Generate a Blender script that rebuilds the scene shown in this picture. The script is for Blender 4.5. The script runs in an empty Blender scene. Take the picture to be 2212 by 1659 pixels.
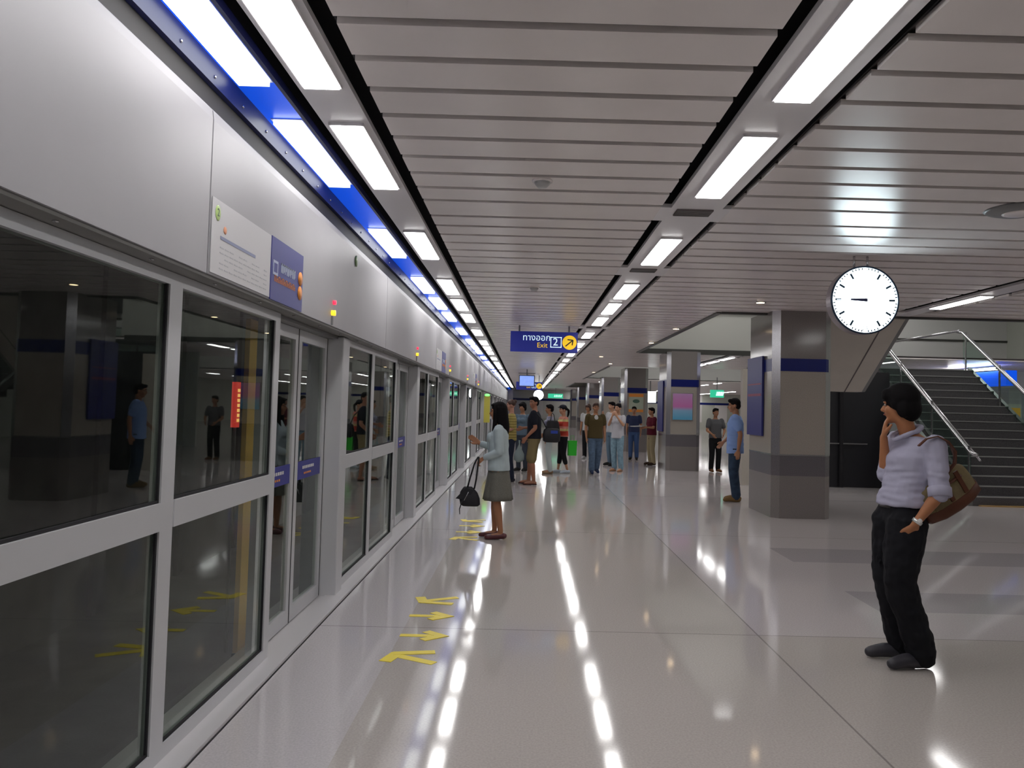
import bpy, bmesh, math, random
from mathutils import Vector, Matrix, noise
random.seed(7)
PI = math.pi
SC = bpy.context.scene
COL = SC.collection

# ------------------------------------------------------------------ camera
cam_d = bpy.data.cameras.new('camera')
cam = bpy.data.objects.new('camera', cam_d)
COL.objects.link(cam)
CAM_H, FPX, ROLL, PITCH, YAW = 1.55, 1700.0, .025, .045, .009
_fw = Vector((math.sin(YAW)*math.cos(PITCH), math.cos(YAW)*math.cos(PITCH), math.sin(PITCH)))
_r0 = Vector((math.cos(YAW), -math.sin(YAW), 0)); _u0 = _r0.cross(_fw)
_R = _r0*math.cos(ROLL) + _u0*math.sin(ROLL); _U = _R.cross(_fw)
cam.matrix_world = Matrix(((_R.x, _U.x, -_fw.x, 0), (_R.y, _U.y, -_fw.y, 0), (_R.z, _U.z, -_fw.z, CAM_H), (0, 0, 0, 1)))
cam_d.sensor_width = 36.0
cam_d.lens = FPX/2212*36.0
cam_d.shift_x = -.0204
cam_d.shift_y = -.0116
cam_d.clip_start = .05
cam_d.clip_end = 300
SC.camera = cam
# ------------------------------------------------------------------ world + exposure
w = bpy.data.worlds.new('world'); SC.world = w; w.use_nodes = True
w.node_tree.nodes['Background'].inputs[0].default_value = (.5, .55, .6, 1)
w.node_tree.nodes['Background'].inputs[1].default_value = .03
SC.view_settings.view_transform = 'Standard'
SC.view_settings.look = 'None'
SC.view_settings.exposure = 0.25
SC.view_settings.gamma = 1.0
SC.view_settings.use_curve_mapping = False
LAMP = 12.0          # brightness of the ceiling lamps
try:
    SC.cycles.max_bounces = 10; SC.cycles.transparent_max_bounces = 24
    SC.cycles.glossy_bounces = 5; SC.cycles.diffuse_bounces = 6
    SC.cycles.sample_clamp_indirect = 6.0
    SC.cycles.use_denoising = True
except Exception:
    pass

# ------------------------------------------------------------------ materials
MATS = {}
def mat(name, rgb, rough=.5, metal=0.0, spec=.5, emit=None, estr=0.0, noise_amt=0.0, noise_scale=30.0, bump=0.0, coat=0.0, rgb2=None):
    if name in MATS: return MATS[name]
    m = bpy.data.materials.new(name); m.use_nodes = True
    nt = m.node_tree; b = nt.nodes['Principled BSDF']
    b.inputs['Base Color'].default_value = (*rgb, 1)
    b.inputs['Roughness'].default_value = rough
    b.inputs['Metallic'].default_value = metal
    b.inputs['Specular IOR Level'].default_value = spec
    b.inputs['Coat Weight'].default_value = coat
    if emit:
        b.inputs['Emission Color'].default_value = (*emit, 1)
        b.inputs['Emission Strength'].default_value = estr
    if noise_amt or bump:
        tc = nt.nodes.new('ShaderNodeTexCoord')
        nz = nt.nodes.new('ShaderNodeTexNoise'); nz.inputs['Scale'].default_value = noise_scale
        nz.inputs['Detail'].default_value = 4
        nt.links.new(tc.outputs['Object'], nz.inputs['Vector'])
        if noise_amt:
            mx = nt.nodes.new('ShaderNodeMix'); mx.data_type = 'RGBA'
            c2 = rgb2 if rgb2 else tuple(c*(1-noise_amt) for c in rgb)
            mx.inputs[6].default_value = (*c2, 1)
            mx.inputs[7].default_value = (*rgb, 1) if rgb2 else (*[min(1, c*(1+noise_amt)) for c in rgb], 1)
            mp = nt.nodes.new('ShaderNodeMapRange'); mp.inputs[1].default_value = .35; mp.inputs[2].default_value = .65
            nt.links.new(nz.outputs['Fac'], mp.inputs[0])
            nt.links.new(mp.outputs[0], mx.inputs[0])
            nt.links.new(mx.outputs[2], b.inputs['Base Color'])
        if bump:
            bp = nt.nodes.new('ShaderNodeBump'); bp.inputs['Strength'].default_value = bump
            bp.inputs['Distance'].default_value = .01
            nt.links.new(nz.outputs['Fac'], bp.inputs['Height'])
            nt.links.new(bp.outputs[0], b.inputs['Normal'])
    MATS[name] = m
    return m

def glass_mat(name, tint, ior=1.5, rough=.015):
    m = bpy.data.materials.new(name); m.use_nodes = True
    nt = m.node_tree; nt.nodes.clear()
    out = nt.nodes.new('ShaderNodeOutputMaterial')
    mix = nt.nodes.new('ShaderNodeMixShader')
    fr = nt.nodes.new('ShaderNodeFresnel'); fr.inputs[0].default_value = ior
    geo = nt.nodes.new('ShaderNodeNewGeometry')
    tr = nt.nodes.new('ShaderNodeBsdfTransparent'); tr.inputs[0].default_value = (*tint, 1)
    gl = nt.nodes.new('ShaderNodeBsdfGlossy'); gl.inputs['Roughness'].default_value = rough
    gl.inputs[0].default_value = (.9, .95, .93, 1)
    # same fresnel on both faces of the thin pane
    mul = nt.nodes.new('ShaderNodeMath'); mul.operation = 'MULTIPLY'; mul.inputs[1].default_value = 1.0
    lt = nt.nodes.new('ShaderNodeMath'); lt.operation = 'SUBTRACT'; lt.inputs[0].default_value = 1.0
    nt.links.new(geo.outputs['Backfacing'], lt.inputs[1])
    nt.links.new(fr.outputs[0], mul.inputs[0])
    mul2 = nt.nodes.new('ShaderNodeMath'); mul2.operation = 'MULTIPLY'
    nt.links.new(mul.outputs[0], mul2.inputs[0]); nt.links.new(lt.outputs[0], mul2.inputs[1])
    nt.links.new(mul2.outputs[0], mix.inputs[0])
    nt.links.new(tr.outputs[0], mix.inputs[1]); nt.links.new(gl.outputs[0], mix.inputs[2])
    nt.links.new(mix.outputs[0], out.inputs[0])
    MATS[name] = m
    return m

def floor_mat():
    m = bpy.data.materials.new('terrazzo'); m.use_nodes = True
    nt = m.node_tree; b = nt.nodes['Principled BSDF']; N = nt.nodes.new; L = nt.links.new
    tc = N('ShaderNodeTexCoord'); sp = N('ShaderNodeSeparateXYZ'); L(tc.outputs['Object'], sp.inputs[0])
    def math_(op, a, bb=None, c=None):
        n = N('ShaderNodeMath'); n.operation = op
        for i, v in enumerate((a, bb, c)):
            if v is None: continue
            if isinstance(v, (int, float)): n.inputs[i].default_value = v
            else: L(v, n.inputs[i])
        return n.outputs[0]
    def mixc(f, a, bb):
        n = N('ShaderNodeMix'); n.data_type = 'RGBA'
        if isinstance(f, (int, float)): n.inputs[0].default_value = f
        else: L(f, n.inputs[0])
        for i, v in ((6, a), (7, bb)):
            if isinstance(v, tuple): n.inputs[i].default_value = (*v, 1)
            else: L(v, n.inputs[i])
        return n.outputs[2]
    X, Y = sp.outputs[0], sp.outputs[1]
    def band(v, a, bb):
        return math_('MULTIPLY', math_('GREATER_THAN', v, a), math_('LESS_THAN', v, bb))
    base = (.50, .465, .44)
    pale = (.56, .535, .55)
    nz = N('ShaderNodeTexNoise'); nz.inputs['Scale'].default_value = 90; nz.inputs['Detail'].default_value = 3
    L(tc.outputs['Object'], nz.inputs['Vector'])
    vo = N('ShaderNodeTexVoronoi'); vo.inputs['Scale'].default_value = 160
    L(tc.outputs['Object'], vo.inputs['Vector'])
    c = mixc(math_('LESS_THAN', X, -.80), base, pale)
    right = math_('MULTIPLY', math_('GREATER_THAN', X, 1.668), math_('GREATER_THAN', Y, 5.56))
    c = mixc(math_('MULTIPLY', right, .9), c, (.56, .52, .53))
    # darker bands across the right-hand bay; far zone by the stairs weighted out
    dark_bands = math_('MULTIPLY', math_('GREATER_THAN', X, 2.86), math_('ADD', band(Y, 6.30, 7.0), band(Y, 8.32, 9.15)))
    c = mixc(math_('MULTIPLY', dark_bands, .4), c, (.24, .23, .27))
    far = math_('MULTIPLY', math_('GREATER_THAN', X, 3.2), math_('GREATER_THAN', Y, 9.93))
    c = mixc(math_('MULTIPLY', far, .0), c, (.26, .245, .25))
    # joints every 4.4 m along and across
    def joint(v, off, per, wd):
        k = math_('MODULO', math_('ADD', v, per*20-off+wd/2), per)
        return math_('LESS_THAN', k, wd)
    j = math_('MAXIMUM', joint(Y, 5.56, 4.38, .012), math_('LESS_THAN', math_('ABSOLUTE', math_('SUBTRACT', X, 1.668)), .006))
    c = mixc(math_('MULTIPLY', j, .55), c, (.12, .11, .11))
    sp2 = N('ShaderNodeMapRange'); sp2.inputs[1].default_value = .3; sp2.inputs[2].default_value = .7
    L(nz.outputs['Fac'], sp2.inputs[0])
    mu = N('ShaderNodeMix'); mu.data_type = 'RGBA'; mu.blend_type = 'MULTIPLY'; mu.inputs[0].default_value = 1
    L(c, mu.inputs[6])
    sh = mixc(sp2.outputs[0], (.88, .87, .86), (1.06, 1.05, 1.04)); L(sh, mu.inputs[7])
    L(mu.outputs[2], b.inputs['Base Color'])
    b.inputs['Roughness'].default_value = .11
    nz2 = N('ShaderNodeTexNoise'); nz2.inputs['Scale'].default_value = 1.3; nz2.inputs['Detail'].default_value = 2
    L(tc.outputs['Object'], nz2.inputs['Vector'])
    mr = N('ShaderNodeMapRange'); mr.inputs[3].default_value = .05; mr.inputs[4].default_value = .10
    L(nz2.outputs['Fac'], mr.inputs[0]); L(mr.outputs[0], b.inputs['Roughness'])
    b.inputs['Specular IOR Level'].default_value = .46
    MATS['terrazzo'] = m
    return m
floor_mat()
G_PSD = glass_mat('screen_glass', (.80, .84, .80), 1.75)
G_BAL = glass_mat('balustrade_glass', (.78, .88, .84), 1.6)
M_ALU = mat('aluminium', (.60, .60, .62), .42, .25)
M_ALUF = mat('fascia_silver', (.40, .39, .41), .46, .1, noise_amt=.04, noise_scale=1.2)
M_ALUD = mat('aluminium_dark', (.20, .20, .20), .4, .3)
M_THR = mat('threshold_steel', (.68, .66, .67), .35, .3)
M_BLK = mat('black_gap', (.012, .011, .014), .8)
M_SLAT = mat('ceiling_slat', (.86, .80, .785), .27, 0.0, .75, noise_amt=.02, noise_scale=3)
M_SLATG = mat('ceiling_gap', (.14, .12, .12), .7)
M_TRIM = mat('white_trim', (.78, .76, .78), .35, 0, .5)
M_BLUE = mat('trough_blue_glow', (.006, .10, .85), .35, 0, .6, emit=(.0, .085, .80), estr=.55)  # emission stands in for lamplight glowing on the trough panel
M_TLAMP = mat('trough_diffuser', (.9, .9, .9), .5, emit=(.93, .97, 1.0), estr=2.6)
M_NAVY = mat('navy_side', (.01, .014, .09), .4)
M_LAMP = mat('lamp_diffuser', (.9, .9, .9), .5, emit=(1.0, .985, .975), estr=LAMP)
M_LAMPS = mat('lamp_strip', (.9, .9, .9), .5, emit=(1, .98, 1.0), estr=LAMP)
M_WARM = mat('warm_downlight', (.9, .8, .6), .5, emit=(1, .72, .42), estr=9)
M_GRAN = mat('column_stone', (.34, .305, .27), .16, 0, .6, noise_amt=.22, noise_scale=140)
M_GRAND = mat('column_dark_stone', (.13, .12, .13), .14, 0, .6, noise_amt=.25, noise_scale=140)
M_GRANT = mat('column_top_stone', (.21, .19, .18), .14, 0, .6, noise_amt=.2, noise_scale=140)
M_STEEL = mat('stainless', (.55, .54, .56), .22, .9)
M_BAND = mat('line_blue', (.004, .010, .13), .3, 0, .3)
M_SIGN = mat('sign_blue', (.012, .02, .22), .35, emit=(.01, .02, .25), estr=.25)
M_SIGNW = mat('sign_white_lit', (.6, .75, .8), .5, emit=(.62, .82, .9), estr=.75)
M_SIGNY = mat('sign_yellow_lit', (.8, .5, .02), .5, emit=(.95, .58, .01), estr=.5)
M_SIGNK = mat('sign_black', (.02, .02, .02), .5)
M_YEL = mat('floor_yellow', (.85, .68, .02), .45)
M_YELD = mat('post_yellow', (.90, .50, .06), .45)
M_ORG = mat('orange', (.80, .28, .04), .5)
M_WHITE = mat('white_paint', (.72, .70, .69), .5)
M_WALLP = mat('wall_panel_pale', (.62, .62, .58), .4)
M_WALLG = mat('wall_green_grey', (.50, .52, .46), .45)
M_BEIGE = mat('soffit_beige', (.52, .48, .42), .35, noise_amt=.04, noise_scale=2)
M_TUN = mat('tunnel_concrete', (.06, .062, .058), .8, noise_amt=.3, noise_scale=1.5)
M_STAIR = mat('stair_dark', (.10, .095, .10), .4, 0, .5, noise_amt=.2, noise_scale=60)
M_NOSE = mat('stair_nosing', (.34, .34, .33), .4)
M_TAN = mat('tan_strip', (.50, .32, .13), .4)
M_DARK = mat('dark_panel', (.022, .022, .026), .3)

# ------------------------------------------------------------------ mesh helpers
class MB:
    def __init__(s): s.v = []; s.f = []; s.m = []; s.sm = []
    def add(s, vs, fs, mi=0, smooth=False):
        o = len(s.v); s.v += [tuple(v) for v in vs]
        for f in fs: s.f.append(tuple(i+o for i in f)); s.m.append(mi); s.sm.append(smooth)
        return s
    def box(s, x0, x1, y0, y1, z0, z1, mi=0):
        v = [(x, y, z) for z in (z0, z1) for y in (y0, y1) for x in (x0, x1)]
        return s.add(v, [(0, 2, 3, 1), (4, 5, 7, 6), (0, 1, 5, 4), (2, 6, 7, 3), (0, 4, 6, 2), (1, 3, 7, 5)], mi)
    def prism(s, poly, axis, a, b, mi=0):
        # poly of 2d points extruded along axis (0,1,2) between a and b
        n = len(poly); vs = []
        for t in (a, b):
            for p in poly:
                q = list(p); q.insert(axis, t); vs.append(q)
        fs = [tuple(range(n))[::-1], tuple(range(n, 2*n))] + [(i, (i+1) % n, n+(i+1) % n, n+i) for i in range(n)]
        return s.add(vs, fs, mi)
    def tube(s, pts, r, seg=10, mi=0, smooth=True):
        pts = [Vector(p) for p in pts]
        n = len(pts); rr = r if isinstance(r, (list, tuple)) else [r]*n
        rings = []; up = Vector((0, 0, 1)); prev = None
        for i, p in enumerate(pts):
            d = (pts[min(i+1, n-1)]-pts[max(i-1, 0)]).normalized()
            if prev is None:
                a = d.cross(up if abs(d.z) < .9 else Vector((1, 0, 0))).normalized()
            else:
                a = (prev-d*prev.dot(d)).normalized()
            b = d.cross(a); prev = a
            rings.append([p+(a*math.cos(t)+b*math.sin(t))*rr[i] for t in [2*PI*k/seg for k in range(seg)]])
        vs = [v for R_ in rings for v in R_]; fs = []
        for i in range(n-1):
            for k in range(seg):
                k2 = (k+1) % seg
                fs.append((i*seg+k, i*seg+k2, (i+1)*seg+k2, (i+1)*seg+k))
        fs.append(tuple(range(seg))[::-1]); fs.append(tuple((n-1)*seg+k for k in range(seg)))
        return s.add(vs, fs, mi, smooth)
    def loft(s, rings, mi=0, smooth=True, cap=True):
        seg = len(rings[0]); vs = [v for R_ in rings for v in R_]; fs = []
        for i in range(len(rings)-1):
            for k in range(seg):
                k2 = (k+1) % seg
                fs.append((i*seg+k, i*seg+k2, (i+1)*seg+k2, (i+1)*seg+k))
        if cap:
            fs.append(tuple(range(seg))[::-1]); fs.append(tuple((len(rings)-1)*seg+k for k in range(seg)))
        return s.add(vs, fs, mi, smooth)
    def ell(s, c, r, M=None, seg=16, rg=10, mi=0):
        vs = []; fs = []
        c = Vector(c)
        def P(x, y, z):
            p = Vector((x*r[0], y*r[1], z*r[2]))
            if M is not None: p = M @ p
            return c+p
        vs.append(P(0, 0, 1))
        for i in range(1, rg):
            t = PI*i/rg
            for k in range(seg):
                a = 2*PI*k/seg
                vs.append(P(math.sin(t)*math.cos(a), math.sin(t)*math.sin(a), math.cos(t)))
        vs.append(P(0, 0, -1))
        for k in range(seg):
            fs.append((0, 1+k, 1+(k+1) % seg))
            fs.append((len(vs)-1, 1+(rg-2)*seg+(k+1) % seg, 1+(rg-2)*seg+k))
        for i in range(rg-2):
            for k in range(seg):
                k2 = (k+1) % seg
                fs.append((1+i*seg+k, 1+(i+1)*seg+k, 1+(i+1)*seg+k2, 1+i*seg+k2))
        return s.add(vs, fs, mi, True)
    def disc(s, c, r, y0, y1, seg=48, mi=0):
        # cylinder with its axis along y
        vs = [(c[0]+r*math.cos(2*PI*k/seg), y, c[2]+r*math.sin(2*PI*k/seg)) for y in (y0, y1) for k in range(seg)]
        fs = [tuple(range(seg)), tuple(range(seg, 2*seg))[::-1]] + [(k, seg+k, seg+(k+1) % seg, (k+1) % seg) for k in range(seg)]
        return s.add(vs, fs, mi)
    def mesh(s, name, mats):
        me = bpy.data.meshes.new(name)
        me.from_pydata(s.v, [], s.f)
        for m in mats: me.materials.append(m)
        me.polygons.foreach_set('material_index', s.m)
        me.polygons.foreach_set('use_smooth', s.sm)
        bm = bmesh.new(); bm.from_mesh(me); bmesh.ops.recalc_face_normals(bm, faces=bm.faces); bm.to_mesh(me); bm.free()
        me.update()
        return me
    def build(s, name, mats, parent=None, bevel=0.0):
        if not isinstance(mats, (list, tuple)): mats = [mats]
        o = bpy.data.objects.new(name, s.mesh(name, mats)); COL.objects.link(o)
        if parent: o.parent = parent
        if bevel:
            b = o.modifiers.new('bevel', 'BEVEL'); b.width = bevel; b.segments = 2; b.limit_method = 'ANGLE'
        return o

def tag(o, label, cat, group=None):
    o['label'] = label; o['category'] = cat
    if group: o['group'] = group
    return o
def thing(name, label, cat, loc=(0, 0, 0), rz=0.0, group=None):
    o = bpy.data.objects.new(name, None); COL.objects.link(o)
    o.location = loc; o.rotation_euler = (0, 0, rz); o.empty_display_size = .1
    return tag(o, label, cat, group)
def struct(o):
    o['kind'] = 'structure'; return o
def copy_thing(src, loc, label, group=None, rz=None):
    r = src.copy(); COL.objects.link(r); r.location = loc
    if rz is not None: r.rotation_euler = (0, 0, rz)
    r['label'] = label
    if group: r['group'] = group
    for ch in list(src.children):
        c = ch.copy(); COL.objects.link(c); c.parent = r
        for g in list(ch.children):
            d = g.copy(); COL.objects.link(d); d.parent = c
    return r
def text(name, body, size, material, parent, loc, rot=(PI/2, 0, 0), ext=.002, align='LEFT', sx=1.0):
    cu = bpy.data.curves.new(name, 'FONT'); cu.body = body; cu.size = size; cu.extrude = ext
    cu.align_x = align; cu.align_y = 'CENTER'
    t = bpy.data.objects.new(name, cu); COL.objects.link(t)
    dg = bpy.context.evaluated_depsgraph_get(); dg.update()
    me = bpy.data.meshes.new_from_object(t.evaluated_get(dg))
    bpy.data.objects.remove(t)
    o = bpy.data.objects.new(name, me); COL.objects.link(o)
    me.materials.clear(); me.materials.append(material)
    o.location = loc; o.rotation_euler = rot; o.scale = (sx, 1, 1)
    if parent: o.parent = parent
    return o
ORD = ['first','second','third','fourth','fifth','sixth','seventh','eighth','ninth','tenth','eleventh','twelfth','thirteenth','fourteenth','fifteenth','sixteenth','seventeenth','eighteenth','nineteenth','twentieth','twenty-first','twenty-second','twenty-third','twenty-fourth','twenty-fifth','twenty-sixth','twenty-seventh','twenty-eighth','twenty-ninth','thirtieth','thirty-first','thirty-second','thirty-third','thirty-fourth','thirty-fifth']

YEND = 70.0
CZ = 3.1
# ------------------------------------------------------------------ setting: floor, walls, ceiling
m = MB(); m.box(-1.385, 20, -3, YEND, -.2, 0)
struct(m.build('floor', MATS['terrazzo']))
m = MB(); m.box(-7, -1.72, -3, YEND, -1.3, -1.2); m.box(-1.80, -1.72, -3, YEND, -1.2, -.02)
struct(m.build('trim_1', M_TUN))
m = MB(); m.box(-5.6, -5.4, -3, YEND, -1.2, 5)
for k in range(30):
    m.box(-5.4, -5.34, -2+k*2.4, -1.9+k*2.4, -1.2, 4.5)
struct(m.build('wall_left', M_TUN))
m = MB(); m.box(-5.6, 20, -3.2, -3, -1.2, 6.3)
struct(m.build('wall_back', M_WALLG))
m = MB()
m.box(-5.6, 20, YEND, YEND+.2, -1.2, 6.3, 0)
# pale cladding and the blue line on the end wall
m.box(-1.3, 3.6, YEND-.03, YEND, .62, 2.16, 1); m.box(-1.3, 19, YEND-.04, YEND, 2.18, 2.36, 2)
m.box(-.9, -.2, YEND-.05, YEND-.03, .9, 2.16, 3); m.box(.7, 1.6, YEND-.05, YEND-.03, .9, 2.16, 3)
m.box(15.0, 15.75, YEND-.05, YEND-.03, .62, 2.16, 3); m.box(16.9, 18.0, YEND-.05, YEND-.03, .62, 2.16, 3)
m.box(15.0, 15.75, YEND-.05, YEND-.03, 2.38, 3.05, 3)
m.box(-1.3, 6, YEND-.03, YEND, 2.38, 3.08, 1)
struct(m.build('wall_far', [M_WALLG, M_WALLP, M_BAND, M_WHITE]))
m = MB(); m.box(16.0, 16.1, -3, 40, 0, 6.3); m.box(19.9, 20, 40, YEND, 0, 6.3); m.box(16.1, 20, 39.9, 40, 0, 6.3)
struct(m.build('wall_right', M_WALLG))

# ceiling made of wide slats across the platform with dark gaps between them
gaps = []
k0 = -1
while True:
    b0 = 8.8*k0
    ls = [3.10+.346*i for i in range(9)] + [6.35+.35*i for i in range(7)] + [9.0+.3625*i for i in range(8)]
    gaps += [b0+g for g in ls]
    k0 += 1
    if b0 > YEND: break
gaps = sorted(g for g in gaps if -3 < g < YEND)
GW = .062
def slats(mb, x0, x1, y0, y1, z=CZ):
    ys = [y0] + [g for g in gaps if y0+.05 < g < y1-.1] + [y1]
    for a, b in zip(ys[:-1], ys[1:]):
        aa = a + (GW if a != y0 else 0)
        mb.box(x0, x1, aa, b, z, z+.03, 0)
    mb.box(x0, x1, y0, y1, z+.055, z+.075, 1)
m = MB()
slats(m, -.81, 1.0, -3, YEND)
slats(m, 1.54, 3.0, -3, YEND)
slats(m, 3.0, 5.45, -3, 12.1); slats(m, 6.05, 16, -3, 12.1)
m.box(5.45, 5.62, 11.6, 12.1, CZ, CZ+.03, 0); m.box(5.9, 6.05, 11.6, 12.1, CZ, CZ+.03, 0)
# bays beyond the stair opening
for (ya, yb) in ((20.9, 28.2), (40.6, 47.0), (57, YEND)):
    slats(m, 3.0, 5.45, ya, yb); slats(m, 6.05, 16, ya, yb)
slats(m, 6.05, 16, 47, 57); slats(m, 16, 20, 40, YEND)
struct(m.build('ceiling', [M_SLAT, M_SLATG]))

# upper storey seen through the openings
m = MB()
m.box(2.96, 3.0, 12.1, 20.9, CZ, 4.4, 0)               # near side of the opening
m.box(3.0, 7.6, 20.9, 21.0, CZ+.08, 6.0, 0)
m.box(7.6, 7.7, 20.9, 26, CZ+.08, 6.0, 0)
m.box(7.6, 16, 26, 26.1, CZ+.08, 6.0, 1); m.box(7.75, 12.4, 26, 26.1, 0, CZ+.08, 2)
m.box(3.0, 16, 12.0, 12.1, CZ+.08, 6.0, 0)
m.box(2.5, 16, 12, 26.1, 6.0, 6.1, 1)
m.box(2.96, 3.0, 28.2, 40.6, CZ, 6.0, 0); m.box(3.0, 16, 40.6, 40.7, CZ+.05, 6.0, 1); m.box(2.96, 16, 28.1, 40.7, 6.0, 6.1, 0); m.box(3.0, 16, 28.1, 28.2, CZ+.08, 6.0, 0)
m.box(2.96, 3.0, 47, 57, CZ, 4.4, 0); m.box(3.0, 6, 57, 57.1, CZ, 4.4, 0); m.box(2.96, 6, 47, 57, 4.4, 4.5, 0); m.box(5.5, 5.6, 47, 57, CZ, 4.4, 0)
struct(m.build('wall_upper', [mat('upper_wall', (.50, .50, .46), .5), mat('upper_wall_pale', (.62, .62, .60), .5), mat('green_panel', (.42, .46, .40), .4)]))
m = MB()
for (a, b) in ((12.1, 20.9), (28.2, 40.6), (47, 57)):
    m.box(2.93, 3.02, a, b, CZ-.02, CZ+.06, 0)
m.box(3.0, 16, 12.06, 12.16, CZ-.03, CZ+.08, 0)
m.box(3.0, 7.6, 20.86, 20.94, CZ-.03, CZ+.10, 0)
m.box(3.0, 7.6, 20.82, 20.86, 4.2, 4.25, 0)
m.box(7.6, 16, 25.96, 26.0, 4.1, 4.16, 0)
struct(m.build('trim_2', mat('edge_dark', (.05, .05, .045), .4)))
m = MB(); m.box(9.9, 10.9, 25.8, 25.99, 4.3, 6.0, 0)
struct(m.build('trim_3', M_DARK))

# lamp troughs: white carrier panels, dark slots either side, blue trough
bands = []
for k in range(-1, 9):
    bands += [(5.87+8.8*k+GW, 6.35+8.8*k), (8.45+8.8*k+GW, 9.0+8.8*k)]
bands = [b for b in bands if b[0] < YEND-.5 and b[1] > -3]
m = MB()
m.box(-1.16, -.90, -3, YEND, CZ, CZ+.03, 0)
m.box(1.08, 1.47, -3, YEND, CZ, CZ+.03, 0)
m.box(5.62, 5.90, -3, 12.1, CZ, CZ+.03, 0)
for a, b in ((20.9, 28.2), (40.6, 47), (57, YEND)): m.box(5.62, 5.90, a, b, CZ, CZ+.03, 0)
for a, b in bands:
    m.box(1.0, 1.08, a, b, CZ, CZ+.03, 0); m.box(1.47, 1.54, a, b, CZ, CZ+.03, 0)
m.box(-1.60, -.81, -3, YEND, CZ+.20, CZ+.22, 1)
m.box(1.0, 1.54, -3, YEND, CZ+.20, CZ+.22, 1)
m.box(5.45, 6.05, -3, 12.1, CZ+.20, CZ+.22, 1)
for x in (-1.25, -.82, 1.0, 1.53, 5.46, 6.04):
    for a, b in (((-3, YEND),) if x < 3 else ((-3, 12.0), (21, 28.2))):
        m.box(x-.004, x+.004, a, b, CZ+.03, CZ+.2, 1)
struct(m.build('trim_4', [M_TRIM, M_BLK]))
m = MB()
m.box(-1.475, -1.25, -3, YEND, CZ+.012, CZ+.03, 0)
m.box(-1.255, -1.235, -3, YEND, CZ-.01, CZ+.03, 1)
m.box(-1.50, -1.472, -3, YEND, 3.001, CZ+.07, 1)
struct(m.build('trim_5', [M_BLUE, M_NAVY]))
m = MB()
for k in range(200):
    y = 2.15+k*.36
    if y > YEND: break
    m.ell((-1.470, y, 3.04), (.006, .009, .009), seg=6, rg=4)
struct(m.build('trim_6', M_STEEL))
# dark vent hatches in the white lamp panel
vh = None
for i, (a, b) in enumerate(bands):
    if a < 0: continue
    mb = MB(); mb.box(-.14, .14, -.09, .09, 0, .012, 0)
    for q in range(5): mb.box(-.135, .135, -.075+q*.036, -.068+q*.036, -.004, 0, 1)
    if vh is None:
        vh = mb.build('ceiling_vent', [M_SLATG, M_ALUD]); first_v = vh; o = vh
    else:
        o = vh.copy(); COL.objects.link(o)
    o.location = (1.27, a+.12, CZ-.012)
    tag(o, 'dark grille let into the white lamp panel, %s from the camera' % ORD[min(i, 30)], 'vent', 'grilles in the white lamp panel')

# ------------------------------------------------------------------ ceiling lamps
def lamp_proto(name, wd, label, depth, em=None):
    t = thing(name, label, 'ceiling lamp')
    f = MB()
    L_ = 1.27
    f.box(-wd/2-.012, wd/2+.012, 0, .012, -.005, .012); f.box(-wd/2-.012, wd/2+.012, L_-.012, L_, -.005, .012)
    f.box(-wd/2-.012, -wd/2, 0, L_, -.005, .012); f.box(wd/2, wd/2+.012, 0, L_, -.005, .012)
    f.build('frame', M_TRIM, t)
    d = MB(); d.box(-wd/2, wd/2, .012, L_-.012, -depth, .008)
    d.build('diffuser', em or M_LAMP, t)
    return t
starts = []
for k in range(-1, 9):
    for s_ in (.76, 2.53, 4.30, 6.96):
        y = s_+8.8*k
        if -2 < y < 60: starts.append(y)
starts.sort()
def row(x, z, wd, name, desc, group, depth, ys, em=None):
    p = None
    vis = 0
    for y in ys:
        vis += 1
        lab = '%s, %s from the camera end' % (desc, ORD[vis-1])
        if p is None:
            p = lamp_proto(name, wd, lab, depth, em); p.location = (x, y, z); p['group'] = group
        else:
            copy_thing(p, (x, y, z), lab, group)
row(-1.36, CZ+.012, .15, 'trough_lamp', 'white fluorescent lamp in the blue trough', 'lamps in the blue trough above the screen doors', .03, starts, M_TLAMP)
row(-1.03, CZ-.012, .17, 'panel_lamp', 'white fluorescent lamp beside the blue trough', 'lamps beside the blue trough', .012, starts)
row(1.275, CZ-.012, .175, 'ceiling_lamp', 'white fluorescent lamp in the centre row of the slatted ceiling', 'lamps in the centre row', .012, starts)
row(5.76, CZ-.012, .16, 'side_lamp', 'white fluorescent lamp in the row near the stairs', 'lamps in the row over the stairs side', .012, [y for y in (2.53, 4.30, 6.96, 9.75, 21.9, 23.67, 25.44, 41.5, 43.3, 45, 58, 60)])
row(10.3, CZ-.012, .16, 'back_fill_lamp', 'added fill lamp in the row beyond the stairs', 'fill lamps in the row beyond the stairs', .012, [1, 4.3, 7, 10, 26.4, 41.5, 44.5, 48, 50, 52, 54, 56, 58, 60, 62, 64, 66, 68])  # row added to brighten the dark area beyond the stairs
row(15.4, CZ-.012, .3, 'outer_fill_lamp', 'added fill lamp in the outermost row far beyond the columns', 'fill lamps in the outermost far row', .012, [42, 46, 50, 54, 58, 60, 62, 64, 66, 68])  # added to light the end wall and the outer bays
row(4.2, CZ-.012, .16, 'inner_fill_lamp', 'added fill lamp between the far columns', 'fill lamps between the far columns', .012, [43, 58.5, 60.5, 66.5, 68.2])  # extra lamps added to lift the far ceiling and columns
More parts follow.
